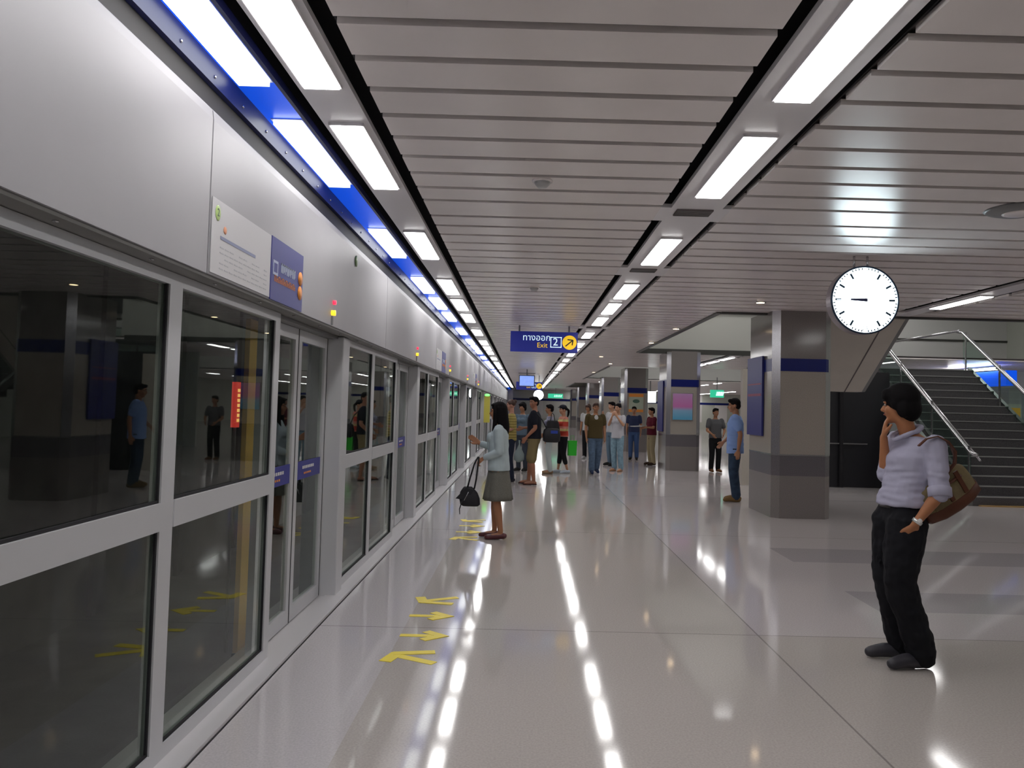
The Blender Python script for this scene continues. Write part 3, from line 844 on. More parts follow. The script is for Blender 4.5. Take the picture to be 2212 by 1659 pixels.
# sloping underside of the next flight, with dark utility wall under it
t = thing('stair_soffit', 'beige sloping underside of a stair flight behind the clock', 'stair soffit', (4.75, 0, 0))
q = MB(); q.prism([(12.35, CZ+.1), (14.1, 1.98), (14.45, 1.98), (14.45, 2.3), (12.9, CZ+.3), (12.35, CZ+.3)], 0, 0, 1.30); q.build('underside', M_BEIGE, t)
q = MB(); q.prism([(12.35, CZ+.09), (14.1, 1.97), (14.1, 1.975), (12.35, CZ+.095)], 0, .98, 1.0); q.build('seam', M_SLATG, t)
q = MB(); q.prism([(12.35, CZ+.1), (14.1, 1.98), (14.45, 1.98), (14.45, 2.3), (12.9, CZ+.3), (12.35, CZ+.3)], 0, 1.30, 1.36); q.build('side_panel', M_ALUD, t)
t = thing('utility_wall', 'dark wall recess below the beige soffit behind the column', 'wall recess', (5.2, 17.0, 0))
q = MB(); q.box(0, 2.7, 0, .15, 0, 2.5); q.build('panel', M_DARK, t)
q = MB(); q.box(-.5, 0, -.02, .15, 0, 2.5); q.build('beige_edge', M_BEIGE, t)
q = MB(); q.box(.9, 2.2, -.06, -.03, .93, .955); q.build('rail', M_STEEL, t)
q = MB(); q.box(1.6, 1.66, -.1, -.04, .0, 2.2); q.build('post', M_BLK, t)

# opposite platform fascia seen to the right of the stairs
t = thing('far_screen_fascia', 'blue and silver fascia right of the stairs in the distance', 'fascia', (13.4, 0, 0))
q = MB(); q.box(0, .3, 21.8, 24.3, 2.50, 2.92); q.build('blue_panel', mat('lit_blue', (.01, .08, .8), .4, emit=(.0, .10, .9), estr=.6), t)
q = MB(); q.box(-.05, .3, 21.6, 24.6, 1.98, 2.42); q.build('silver_panel', M_ALUF, t)
q = MB(); q.box(-.12, -.06, 22.2, 24.6, 2.95, 3.02); q.build('lamp_strip', M_LAMPS, t)
q = MB(); q.box(-.05, .3, 21.6, 24.6, 0, 1.98); q.build('lower_panel', M_WALLG, t)
q = MB(); q.box(-.08, -.05, 22.0, 22.3, 2.06, 2.12); q.build('amber_lamp', mat('amber2', (1, .4, .05), .5, emit=(1, .35, .03), estr=3), t)
t = thing('yellow_post', 'yellow post standing right of the staircase', 'post', (12.6, 20.2, 0))
q = MB(); q.box(-.12, .12, -.1, .1, .9, 1.85); q.build('panel', M_YELD, t)
q = MB(); q.box(-.05, .05, -.05, .05, 0, .9); q.build('pole', M_ALUD, t)
#PEOPLE
# ------------------------------------------------------------------ people
M_SKIN = mat('skin_brown', (.36, .17, .09), .5, 0, .4)
M_SKINL = mat('skin_light', (.48, .26, .16), .5, 0, .4)
M_HAIR = mat('hair_black', (.006, .005, .006), .75, 0, .12)
M_HAIRB = mat('hair_brown', (.05, .02, .012), .5)
M_EYEW = mat('eye_white', (.38, .35, .33), .5, 0, .2)
M_LIP = mat('lips', (.32, .09, .07), .5)
def cloth(name, rgb, **k):
    return mat('cloth_'+name, rgb, .85, 0, .2, **k)
def striped(name, c1, c2, scale, c3=None):
    m = bpy.data.materials.new('cloth_'+name); m.use_nodes = True
    nt = m.node_tree; b = nt.nodes['Principled BSDF']; b.inputs['Roughness'].default_value = .85
    tc = nt.nodes.new('ShaderNodeTexCoord'); sp = nt.nodes.new('ShaderNodeSeparateXYZ')
    mu = nt.nodes.new('ShaderNodeMath'); mu.operation = 'MULTIPLY'; mu.inputs[1].default_value = scale
    fr = nt.nodes.new('ShaderNodeMath'); fr.operation = 'FRACT'
    cr = nt.nodes.new('ShaderNodeValToRGB'); cr.color_ramp.interpolation = 'CONSTANT'
    cr.color_ramp.elements[0].color = (*c1, 1); cr.color_ramp.elements[1].position = .5; cr.color_ramp.elements[1].color = (*c2, 1)
    if c3:
        e = cr.color_ramp.elements.new(.75); e.color = (*c3, 1)
    nt.links.new(tc.outputs['Object'], sp.inputs[0]); nt.links.new(sp.outputs[2], mu.inputs[0]); nt.links.new(mu.outputs[0], fr.inputs[0])
    nt.links.new(fr.outputs[0], cr.inputs[0]); nt.links.new(cr.outputs[0], b.inputs['Base Color'])
    return m

def solid(mb, name, material, parent, voxel, smooth=3, wrinkle=None):
    """fuse the overlapping shells of mb into one continuous surface"""
    me = mb.mesh(name, [material])
    o = bpy.data.objects.new(name, me); COL.objects.link(o)
    r = o.modifiers.new('remesh', 'REMESH'); r.mode = 'VOXEL'; r.voxel_size = voxel; r.use_smooth_shade = True
    s = o.modifiers.new('smooth', 'SMOOTH'); s.factor = .5; s.iterations = smooth
    dg = bpy.context.evaluated_depsgraph_get(); dg.update()
    me2 = bpy.data.meshes.new_from_object(o.evaluated_get(dg))
    if wrinkle:
        for v in me2.vertices:
            v.co += Vector(v.normal)*wrinkle(v.co)
    bpy.data.objects.remove(o); me2.name = name
    me2.materials.clear(); me2.materials.append(material)
    me2.polygons.foreach_set('material_index', [0]*len(me2.polygons))
    me2.polygons.foreach_set('use_smooth', [True]*len(me2.polygons))
    o = bpy.data.objects.new(name, me2); COL.objects.link(o); o.parent = parent
    return o

def limb(mb, pts, rads, seg=14):
    """rounded tapered chain through pts"""
    pts = [Vector(p) for p in pts]
    # resample with a little curve
    P, R_ = [], []
    for i in range(len(pts)-1):
        p0 = pts[max(i-1, 0)]; p1 = pts[i]; p2 = pts[i+1]; p3 = pts[min(i+2, len(pts)-1)]
        for q in range(4):
            t = q/4
            a = p1*2; b = (p2-p0)*.5*t*2*.5
            c = .5*((2*p1)+(p2-p0)*t+(2*p0-5*p1+4*p2-p3)*t*t+(-p0+3*p1-3*p2+p3)*t**3)
            lin = p1.lerp(p2, t)
            P.append(lin.lerp(c, .6)); R_.append(rads[i]*(1-t)+rads[i+1]*t)
    P.append(pts[-1]); R_.append(rads[-1])
    # rounded ends
    d0 = (P[0]-P[1]).normalized(); d1 = (P[-1]-P[-2]).normalized()
    r0, r1 = R_[0], R_[-1]
    PP = [P[0]+d0*r0*.95, P[0]+d0*r0*.7]+P+[P[-1]+d1*r1*.7, P[-1]+d1*r1*.95]
    RR = [r0*.25, r0*.7]+R_+[r1*.7, r1*.25]
    mb.tube(PP, RR, seg)
def rings(mb, secs, seg=24):
    """horizontal elliptical sections (cx, cy, z, rx, ry)"""
    out = []
    for (cx, cy, z, rx, ry) in secs:
        R_ = []
        for k in range(seg):
            a = 2*PI*k/seg; c, s = math.cos(a), math.sin(a)
            e = .85
            R_.append((cx+rx*math.copysign(abs(c)**e, c), cy+ry*math.copysign(abs(s)**e, s), z))
        out.append(R_)
    mb.loft(out)

def hand(mb, wr, d, n, curl=.35, side=1, s=1.0, spread=.0):
    """palm with four fingers of unequal length and a thumb leaving its side"""
    wr = Vector(wr); d = Vector(d).normalized(); n = Vector(n); n = (n-d*n.dot(d)).normalized(); t = d.cross(n)*side
    def pos(a, b, c): return wr+d*a*s+t*b*s+n*c*s
    for b in (-.026, -.009, .009, .026):
        limb(mb, [pos(-.01, b*.5, 0), pos(.04, b*.9, 0), pos(.082, b*1.08, 0)], [.017*s, .016*s, .0115*s], 8)
    for i, (b, L_) in enumerate(((.030, .068), (.010, .078), (-.010, .073), (-.030, .058))):
        p = pos(.082+(.004 if i in (1, 2) else 0), b, 0); ang = curl*(.6+.15*i); pts = [p]
        for f in (.42, .32, .26):
            dd = d*math.cos(ang)+n*math.sin(ang)+t*spread*b*10
            p = p+dd*L_*f*s; pts.append(p); ang += curl
        limb(mb, pts, [.0105*s, .0098*s, .009*s, .008*s], 8)
    limb(mb, [pos(.015, .026, .004), pos(.045, .052, .014), pos(.072, .058, .024), pos(.090, .054, .034)], [.016*s, .0125*s, .011*s, .009*s], 8)

def person(label, loc, rz, H=1.70, J=None, head=(0, 0), skin=M_SKIN, voxel=.013, fem=False, hair='short', hairm=M_HAIR,
           top=None, sleeve='short', legs='trousers', bottom=None, shoes=None, shoe_kind='shoe', extras=None, hands=None, near=False, fat=1.0, top_hem=.90, group=None, wr_top=None, wr_bot=None, legw=1.0, hemw=1.0):
    t = thing('person', label, 'person', (loc[0], loc[1], 0), rz)
    t.scale = (H/1.72,)*3
    if group: t['group'] = group
    j = dict(pel=(0, 0, .93), chest=(0, 0, 1.25), neck=(0, -.005, 1.44), head=(0, .02, 1.605),
             sR=(.175, -.005, 1.385), eR=(.225, -.03, 1.12), wR=(.225, .05, .88), sL=(-.175, -.005, 1.385), eL=(-.225, -.03, 1.12), wL=(-.225, .05, .88),
             hR=(.085, 0, .90), kR=(.095, .02, .49), aR=(.10, -.03, .09), hL=(-.085, 0, .90), kL=(-.095, .02, .49), aL=(-.10, -.03, .09),
             tR=(.115, .13, .035), tL=(-.115, .13, .035))
    if fem: j['sR'] = (.155, -.005, 1.375); j['sL'] = (-.155, -.005, 1.375)
    if J: j.update(J)
    j = {k: Vector(v) for k, v in j.items()}
    pel, ch, nk, hd = j['pel'], j['chest'], j['neck'], j['head']
    yaw, pit = head
    HM = (Matrix.Rotation(yaw, 3, 'Z') @ Matrix.Rotation(pit, 3, 'X'))
    def hp(x, y, z): return hd+HM @ Vector((x, y, z))
    b = MB()
    # torso
    def mid(a, c, f): return a.lerp(c, f)
    sh = (j['sR']+j['sL'])/2
    wv = mid(pel, ch, .42)
    ks = fat*(.9 if fem else 1)
    rings(b, [(pel.x, pel.y, pel.z-.11, .10*ks, .07*ks), (pel.x, pel.y, pel.z-.04, .158*ks, .105*ks), (pel.x, pel.y, pel.z+.04, .150*ks, .10*ks), (wv.x, wv.y, wv.z, .125*ks, .090*ks), (ch.x, ch.y, ch.z-.05, .142*ks, .105*ks), (ch.x, ch.y, ch.z+.04, .150*ks, .108*ks), (sh.x, sh.y, sh.z-.03, .135*ks, .085*ks), (sh.x, sh.y, sh.z+.03, .085, .065), (nk.x, nk.y, nk.z+.01, .05, .052)])
    if fem: b.ell(ch+Vector((.065, .085, .02)), (.06, .055, .06)); b.ell(ch+Vector((-.065, .085, .02)), (.06, .055, .06))
    limb(b, [sh+Vector((0, 0, .0)), nk, hp(0, -.02, -.075)], [.062, .052, .052])
    # head: skull, jaw, cheeks, nose, ears, brow
    b.ell(hp(0, -.012, .025), (.074, .092, .090), HM)
    b.ell(hp(0, .022, -.040), (.056, .062, .070), HM)
    b.ell(hp(0, .052, -.088), (.026, .024, .024), HM)
    for s_ in (-1, 1):
        b.ell(hp(s_*.036, .055, -.028), (.024, .022, .028), HM)
        b.ell(hp(s_*.030, .070, .022), (.026, .016, .011), HM)
        b.ell(hp(s_*.075, -.008, -.010), (.010, .020, .030), HM @ Matrix.Rotation(s_*.35, 3, 'Z'))
    limb(b, [hp(0, .076, .012), hp(0, .092, -.012), hp(0, .100, -.026)], [.010, .011, .013], 8)
    b.ell(hp(0, .090, -.032), (.018, .012, .009), HM)
    b.ell(hp(0, .074, -.056), (.024, .014, .010), HM)
    # arms
    for S in ('R', 'L'):
        s_, e_, w_ = j['s'+S], j['e'+S], j['w'+S]
        sg = 1 if S == 'R' else -1
        a = ks*.95
        limb(b, [s_, mid(s_, e_, .3), mid(s_, e_, .75), e_, mid(e_, w_, .3), mid(e_, w_, .75), w_], [.052*a, .050*a, .040*a, .037*a, .039*a, .028*a, .0245*a])
        hi = (hands or {}).get(S)
        if hi: hd_, hn, hc = hi[:3]
        else: hd_, hn, hc = (w_-e_).normalized()+Vector((0, 0, -.3)), Vector((-sg, 0, 0)), .35
        sd = 1 if Vector(hd_).cross(Vector(hn)).dot(Vector((0, 1, 0))) > 0 else -1
        if hi and len(hi) > 3: sd = hi[3]
        if hi: hd_, hn, hc = hi[:3]
        hand(b, w_+Vector(hd_).normalized()*.015, hd_, hn, hc, sd, .95)
        # legs
        h_, k_, a_ = j['h'+S], j['k'+S], j['a'+S]; to = j['t'+S]
        limb(b, [h_, mid(h_, k_, .35), mid(h_, k_, .8), k_, mid(k_, a_, .3), mid(k_, a_, .8), a_], [.084*ks, .078*ks, .058*ks, .052*ks, .054*ks, .036*ks, .033*ks])
        limb(b, [a_+Vector((0, -.03, -.045)), a_+Vector((0, .01, -.04)), mid(a_, to, .6)+Vector((0, 0, -.012)), to], [.032, .034, .032, .024])
    solid(b, 'body', skin, t, voxel, 2)
    # eyes, brows, mouth
    for s_ in (-1, 1):
        q = MB(); q.ell(hp(s_*.030, .0755, .004), (.011, .007, .006), HM, 10, 8); q.build('eye', M_EYEW, t)
        q = MB(); q.ell(hp(s_*.030, .0815, .004), (.0055, .003, .0055), HM, 10, 6); q.build('pupil', M_HAIR, t)
        q = MB(); q.tube([hp(s_*.014, .087, .026), hp(s_*.032, .086, .031), hp(s_*.048, .072, .026)], [.003, .0042, .002], 6); q.build('eyebrow', M_HAIR, t)
    q = MB(); q.ell(hp(0, .087, -.055), (.021, .006, .0065), HM, 12, 8); q.build('mouth', M_LIP, t)
    # hair
    h = MB()
    if hair == 'short':
        h.ell(hp(0, -.022, .042), (.084, .097, .086), HM)
        h.ell(hp(0, -.055, -.005), (.070, .062, .070), HM)
        h.ell(hp(.03, .045, .085), (.045, .045, .032), HM); h.ell(hp(-.02, .05, .085), (.045, .04, .030), HM)
    elif hair == 'thick':
        h.ell(hp(0, -.020, .045), (.095, .108, .098), HM)
        h.ell(hp(0, -.060, -.020), (.084, .070, .085), HM)
        for k in range(9):
            a = PI*k/8
            h.ell(hp(.05*math.cos(a), .055, .068+.01*math.sin(3*k)), (.03, .035, .032), HM)
        for s_ in (-1, 1):
            h.ell(hp(s_*.080, .012, .010), (.014, .020, .040), HM)
            h.ell(hp(s_*.075, -.035, -.02), (.022, .04, .06), HM)
    elif hair == 'long':
        h.ell(hp(0, -.022, .040), (.088, .102, .090), HM)
        for k in range(15):
            a = -PI*.97+PI*.94*k/14          # round the back from ear to ear
            x = .074*math.cos(a); y = -.01+.085*math.sin(a)
            ln = .33+.02*math.sin(k*2.1)
            limb(h, [hp(x, y, .04), hp(x*1.06, y-.01, -.10), hp(x*1.0, y-.015, -.10)+Vector((0, -.012, -.12)), hp(x*.92, y, -.10)+Vector((0, -.006, -ln+.04))], [.03, .033, .030, .014], 8)
        for s_ in (-1, 1):                       # locks in front of the shoulder
            limb(h, [hp(s_*.06, .035, .055), hp(s_*.082, .03, -.02), hp(s_*.08, .03, -.10), hp(s_*.085, .04, -.20), hp(s_*.08, .07, -.30)], [.02, .024, .028, .027, .010], 8)
        h.ell(hp(0, .045, .082), (.062, .04, .028), HM)
    elif hair == 'pony':
        h.ell(hp(0, -.020, .042), (.084, .096, .086), HM)
        h.ell(hp(0, -.105, .03), (.035, .035, .035), HM)
        limb(h, [hp(0, -.11, .03), hp(.0, -.16, -.02), hp(.01, -.15, -.14), hp(.01, -.12, -.20)], [.03, .035, .028, .010], 8)
        h.ell(hp(0, .04, .082), (.062, .04, .028), HM)
    elif hair == 'bun':
        h.ell(hp(0, -.020, .042), (.084, .096, .086), HM)
        h.ell(hp(0, -.09, .085), (.045, .045, .045), HM)
    # trim hair that would run through the face is avoided by its shape
    solid(h, 'hair', hairm, t, min(voxel, .009) if near else voxel, 2)
    # top garment
    if top:
        g = MB()
        wk = ks*1.0
        hz = top_hem
        lower = mid(pel, ch, max(0, (hz-pel.z)/(ch.z-pel.z))) if hz > pel.z else pel
        rings(g, [(lower.x, lower.y, hz, .176*wk*hemw, .134*wk*hemw), (lower.x, lower.y, hz+.05, .174*wk*hemw, .131*wk*hemw), (wv.x, wv.y, max(wv.z, hz+.1), .160*wk, .125*wk), (ch.x, ch.y, ch.z-.04, .163*wk, .126*wk), (ch.x, ch.y, ch.z+.05, .170*wk, .124*wk), (sh.x, sh.y, sh.z-.02, .165*wk, .102*wk), (sh.x, sh.y, sh.z+.035, .105, .082), (nk.x, nk.y, nk.z-.015, .072, .070)])
        if fem: g.ell(ch+Vector((.062, .092, .02)), (.072, .058, .068)); g.ell(ch+Vector((-.062, .092, .02)), (.072, .058, .068))
        for S in ('R', 'L'):
            s_, e_, w_ = j['s'+S], j['e'+S], j['w'+S]
            if sleeve == 'none':
                g.ell(s_, (.055, .055, .055)); continue
            pts = [s_, mid(s_, e_, .35), mid(s_, e_, .62)]; rr = [.070*ks, .066*ks, .062*ks]
            if sleeve in ('elbow', 'long', 'rolled'): pts += [mid(s_, e_, .85)]; rr += [.058*ks]
            if sleeve == 'rolled': pts += [mid(s_, e_, 1.0)]; rr += [.060*ks]
            if sleeve == 'long': pts += [e_, mid(e_, w_, .5), mid(e_, w_, .86)]; rr += [.055*ks, .048*ks, .042*ks]
            limb(g, pts, rr)
        solid(g, 'shirt', top, t, min(voxel, .011) if near else voxel, 2, wr_top)
    # bottom garment
    if bottom:
        g = MB()
        if legs == 'skirt':
            seg = 48; R_ = []
            for i in range(11):
                f = i/10; z = pel.z+.13-f*(.13+.44)
                rx = .132+.095*f; ry = .102+.085*f
                row_ = []
                for k in range(seg):
                    a = 2*PI*k/seg
                    rip = 1+.055*f*math.sin(9*a+.8)+.02*f*math.sin(17*a)
                    row_.append((pel.x+rx*rip*math.cos(a), pel.y+ry*rip*math.sin(a), z))
                R_.append(row_)
            g.loft(R_)
            g.build('skirt', bottom, t)
        else:
            rings(g, [(pel.x, pel.y, pel.z-.13, .12*ks, .10*ks), (pel.x, pel.y, pel.z-.04, .168*ks, .122*ks), (pel.x, pel.y, pel.z+.07, .150*ks, .112*ks), (pel.x, pel.y, pel.z+.11, .142*ks, .104*ks)])
            for S in ('R', 'L'):
                h_, k_, a_ = j['h'+S], j['k'+S], j['a'+S]
                W = legw
                pts = [h_+Vector((0, 0, -.02)), mid(h_, k_, .45), k_]; rr = [.095*ks*W, .090*ks*W, .074*ks*W]
                if legs == 'shorts': pts = [h_+Vector((0, 0, -.02)), mid(h_, k_, .5), mid(h_, k_, .98)]; rr = [.097*ks, .096*ks, .092*ks]
                if legs == 'capri': pts += [mid(k_, a_, .55)]; rr += [.062*ks*W]
                if legs == 'trousers': pts += [mid(k_, a_, .5), a_+Vector((0, 0, .0))]; rr += [.070*ks*W, .066*ks*W]
                limb(g, pts, rr)
            solid(g, {'shorts': 'shorts', 'capri': 'capri_trousers', 'trousers': 'trousers'}[legs], bottom, t, min(voxel, .011) if near else voxel, 2, wr_bot)
    if shoes:
        for S in ('R', 'L'):
            a_, to = j['a'+S], j['t'+S]; g = MB()
            fw = (to-a_); fw.z = 0; fw.normalize()
            if shoe_kind == 'flat':
                limb(g, [a_+Vector((0, 0, -.048))-fw*.042, a_+Vector((0, 0, -.055))+fw*.05, to+Vector((0, 0, -.004))+fw*.012], [.040, .038, .034])
            elif shoe_kind == 'sandal':
                limb(g, [a_+Vector((0, 0, -.080))-fw*.035, a_+Vector((0, 0, -.080))+fw*.05, to+Vector((0, 0, -.026))+fw*.02], [.030, .032, .030])
            else:
                limb(g, [a_+Vector((0, 0, -.045))-fw*.04, a_+Vector((0, 0, -.040))+fw*.03, mid(a_, to, .65)+Vector((0, 0, -.005)), to+fw*.02], [.043, .047, .043, .034])
            for i in range(len(g.v)):
                if g.v[i][2] < .003: g.v[i] = (g.v[i][0], g.v[i][1], .003)
            solid(g, 'shoe' if shoe_kind != 'sandal' else 'sandal', shoes, t, min(voxel, .009), 1)
    return t, j, hp
def wrk(amp, sc, z0=0, z1=9):
    def f(co):
        if not z0 < co.z < z1: return 0
        return amp*noise.noise(Vector((co.x*sc*.6, co.y*sc*.6, co.z*sc*1.7)))
    return f

# --- man with the shoulder bag, side on, head turned away
t, j, hp = person('man in pale shirt and baggy black trousers with a canvas shoulder bag', (2.425, 5.0), PI/2+.10, 1.755,
    J=dict(pel=(0, .02, .93), chest=(0, -.035, 1.22), neck=(0, -.02, 1.415), head=(0, .04, 1.59),
           sL=(-.165, -.09, 1.35), eL=(-.25, -.065, 1.075), wL=(-.205, .060, .885),
           sR=(.165, -.04, 1.36), eR=(.14, .045, 1.15), wR=(.08, .095, 1.39),
           hL=(-.08, .03, .90), kL=(-.09, .085, .52), aL=(-.09, -.055, .09), tL=(-.11, .125, .038),
           hR=(.08, .03, .90), kR=(.09, .045, .50), aR=(.10, -.045, .09), tR=(.12, .135, .038)),
    head=(-.75, -.05), skin=mat('skin_warm', (.40, .165, .075), .5, 0, .4), voxel=.0075, hair='thick', near=True, top=cloth('lilac', (.40, .39, .50)), sleeve='rolled', legs='trousers', bottom=cloth('black', (.010, .010, .013)),
    shoes=mat('shoe_charcoal', (.035, .033, .042), .45), top_hem=.97, fat=1.0, legw=1.30,
    hands={'L': ((.45, .05, -.9), (.9, .0, .4), .45), 'R': ((-.25, .0, .9), (-.4, -.7, 0), .45)},
    wr_top=lambda co: .010*noise.noise(Vector((co.x*9, co.y*9, co.z*34)))*(1 if co.z < 1.2 else .35)+.004*noise.noise(co*22),
    wr_bot=lambda co: .012*noise.noise(Vector((co.x*10, co.y*10, co.z*12)))+.006*noise.noise(co*26))
g = MB()
ringp = []
for k in range(20):
    a = 2*PI*k/20
    ringp.append((a,))
limb(g, [(-.070, -.01, 1.425), (-.055, .045, 1.40), (0, .070, 1.375), (.055, .05, 1.40), (.068, -.01, 1.43), (.045, -.075, 1.455), (0, -.095, 1.46), (-.045, -.078, 1.455), (-.072, -.03, 1.43)], [.016, .016, .014, .016, .017, .018, .018, .018, .017], 8)
solid(g, 'collar', MATS['cloth_lilac'], t, .008, 1)
g = MB()
ee = j['eL']; ss = j['sL']; dr = (ee-ss).normalized()
g.tube([ee-dr*.035, ee-dr*.03, ee+dr*.022, ee+dr*.026], [.060, .066, .066, .058], 20); g.build('cuff', MATS['cloth_lilac'], t)
g = MB()
wl = j['wL']; dw = (wl-j['eL']).normalized()
g.tube([wl-dw*.028, wl-dw*.006], [.031, .030], 18); wt = g.build('wrist_watch', mat('watch_steel', (.7, .72, .70), .25, .6), t); wt['label'] = 'pale metal wrist watch'
g = MB(); g.ell(wl-dw*.017+Vector((-.028, 0, .006)), (.008, .016, .016)); g.build('watch_face', M_WHITE, wt)
g = MB()
rings(g, [(0, .015, .955, .150, .118), (0, .015, .99, .148, .116)], 32); bl = g.build('belt', mat('belt_black', (.012, .01, .01), .4), t)
g = MB()
for k in range(6): g.box(-.125, -.10, .055+k*.006, .058+k*.006, 1.235, 1.243)
# canvas shoulder bag: hangs behind his hip from a brown strap
can = mat('canvas_khaki', (.235, .185, .095), .8, 0, .2, noise_amt=.2, noise_scale=12, rgb2=(.17, .13, .075))
lea = mat('leather_brown', (.10, .032, .016), .5, 0, .4)
bag = thing('shoulder_bag', 'khaki canvas bag with brown leather trim on the man’s shoulder', 'bag', (2.615, 4.90, 1.10), 0)
bag.scale = (.86, .86, .92)
bag['label'] = 'khaki canvas shoulder bag with brown leather base and strap'
bag.rotation_euler = (0, math.radians(-33), math.radians(6))
def bagsec(x, hw, z0, z1, ins=0):
    return x, hw, z0, z1
q = MB(); R_ = []
for (x, hw, zb, zt) in ((-.235, .045, -.085, .075), (-.225, .07, -.12, .105), (-.12, .085, -.145, .135), (0, .09, -.15, .145), (.12, .085, -.145, .13), (.205, .07, -.12, .09), (.215, .045, -.09, .065)):
    sec = []
    for k in range(20):
        a = 2*PI*k/20; c, s_ = math.cos(a), math.sin(a)
        zz = (zt+zb)/2+(zt-zb)/2*math.copysign(abs(s_)**.55, s_); yy = hw*math.copysign(abs(c)**.6, c)*(1 if zz < 0 else 1-.45*zz/.14)
        sec.append((x, yy, zz))
    R_.append(sec)
q.loft(R_)
q.build('canvas_body', can, bag)
q = MB(); R_ = []
for (x, hw, zb, zt) in ((-.242, .05, -.092, -.03), (-.23, .076, -.128, -.045), (-.12, .091, -.152, -.055), (0, .096, -.157, -.055), (.12, .091, -.152, -.055), (.212, .076, -.128, -.04), (.224, .05, -.097, -.03)):
    sec = []
    for k in range(20):
        a = 2*PI*k/20; c, s_ = math.cos(a), math.sin(a)
        sec.append((x, hw*math.copysign(abs(c)**.6, c), (zt+zb)/2+(zt-zb)/2*math.copysign(abs(s_)**.5, s_)))
    R_.append(sec)
q.loft(R_); q.build('leather_base', lea, bag)
q = MB(); q.tube([(-.15, -.085, .05), (-.02, -.096, .056), (.13, -.080, .05)], .012, 8); q.build('leather_band', lea, bag)
for x in (-.02, .10):
    q = MB(); q.box(x-.016, x+.016, -.100, -.088, -.06, .10); q.build('leather_tab', lea, bag)
q = MB(); q.box(-.17, -.07, -.094, -.082, -.06, .03); q.build('outer_pocket', can, bag)
q = MB(); q.tube([(-.18, 0, .10), (0, 0, .148), (.17, 0, .10)], .007, 6); q.build('zipper', mat('zip_brass', (.45, .28, .10), .4, .6), bag)
# straps in the bag's own frame: up to the shoulder and back
q = MB()
Mi = bag.matrix_basis.inverted()
def wl_(p): return Mi @ Vector(p)
def strap(pts, r_):
    q = MB(); P_ = [wl_(p) for p in pts]
    R__ = []
    for i, p in enumerate(P_):
        d = (P_[min(i+1, len(P_)-1)]-P_[max(i-1, 0)]).normalized()
        sd = d.cross(Vector((0, 0, 1)) if abs(d.z) < .8 else Vector((0, 1, 0))).normalized()
        sd = wl_((0, 1, 0))-wl_((0, 0, 0)); sd = (sd-d*sd.dot(d)).normalized()
        up = d.cross(sd)
        R__.append([p+sd*r_+up*.004, p-sd*r_+up*.004, p-sd*r_-up*.004, p+sd*r_-up*.004])
    q.loft(R__, smooth=False); return q.build('strap', lea, bag)
bpy.context.view_layer.update(); Mi = bag.matrix_basis.inverted()
strap([(2.60, 4.82, 1.215), (2.625, 4.78, 1.28), (2.615, 4.76, 1.35), (2.575, 4.765, 1.405), (2.52, 4.785, 1.437), (2.46, 4.80, 1.42), (2.41, 4.80, 1.375)], .014)
strap([(2.68, 4.90, 1.24), (2.665, 4.86, 1.31), (2.625, 4.83, 1.38), (2.57, 4.82, 1.42), (2.51, 4.83, 1.437)], .011)

# --- woman in the pale jacket waiting at the doors
t, j, hp = person('woman in pale blue jacket and grey skirt facing the screen doors', (-.30, 9.35), PI/2-.05, 1.60,
    J=dict(pel=(0, -.01, .93), sR=(.15, -.01, 1.375), sL=(-.15, -.01, 1.375), eR=(.18, .02, 1.12), wR=(.12, .26, 1.19), eL=(-.19, -.03, 1.10), wL=(-.13, .17, 1.02),
           aL=(-.075, -.06, .095), tL=(-.085, .10, .03), aR=(.075, .03, .095), tR=(.085, .19, .03), kL=(-.08, .0, .49), kR=(.08, .03, .49)),
    head=(.0, -.03), skin=mat('skin_woman', (.42, .19, .10), .5, 0, .4), voxel=.008, fem=True, hair='long', near=True, top=cloth('pale_blue', (.46, .54, .56)), sleeve='long', legs='skirt', bottom=cloth('grey_skirt', (.17, .165, .14), noise_amt=.1, noise_scale=90),
    shoes=mat('shoe_maroon', (.10, .02, .025), .4), shoe_kind='flat', top_hem=.86, fat=1.12, hemw=1.06,
    hands={'R': ((.0, .8, .55), (-.9, .0, .1), .25, -1), 'L': ((.15, .6, -.5), (.5, -.4, -.6), .75)},
    wr_top=lambda co: .006*noise.noise(co*14))
q = MB(); q.tube([(0, .128, 1.36), (0, .150, 1.25), (0, .128, 1.1), (0, .125, .9)], .006, 6); q.build('jacket_edge', cloth('jacket_seam', (.30, .36, .38)), t)
hb = thing('handbag', 'black handbag hanging from the woman’s hand by long straps', 'bag', (-.615, 9.21, .36), PI/2)
hb['label'] = 'black handbag hanging by long straps from the waiting woman'
hbm = mat('bag_black', (.008, .008, .011), .6)
hb.rotation_euler = (0, 0, 0)
q = MB(); R_ = []
for (z, rx, ry) in ((0.03, .09, .045), (.05, .115, .06), (.12, .12, .065), (.19, .10, .05), (.235, .065, .03), (.255, .045, .02)):
    R_.append([(rx*math.copysign(abs(math.cos(2*PI*k/20))**.7, math.cos(2*PI*k/20))+(.1-z)*.15, ry*math.copysign(abs(math.sin(2*PI*k/20))**.7, math.sin(2*PI*k/20)), z) for k in range(20)])
q.loft(R_); q.build('bag_body', hbm, hb)
q = MB(); q.prism([(-.16, .12), (-.04, .25), (.05, .22), (-.03, .10)], 1, -.055, -.045); q.build('flap', hbm, hb)
for s_ in (-1, 1):
    q = MB(); q.tube([(-.03, s_*.02, .24), (.0, s_*.02, .36), (.045, s_*.015, .52), (.085, s_*.008, .60), (.095, 0, .60), (.085, s_*.012, .50), (.07, s_*.02, .34), (.05, s_*.02, .23)], .009, 8); q.build('handle', hbm, hb)
q = MB(); q.tube([(-.08, -.05, .10), (-.11, -.06, .0), (-.105, -.06, -.06)], [.006, .007, .004], 6); q.build('tassel', hbm, hb)
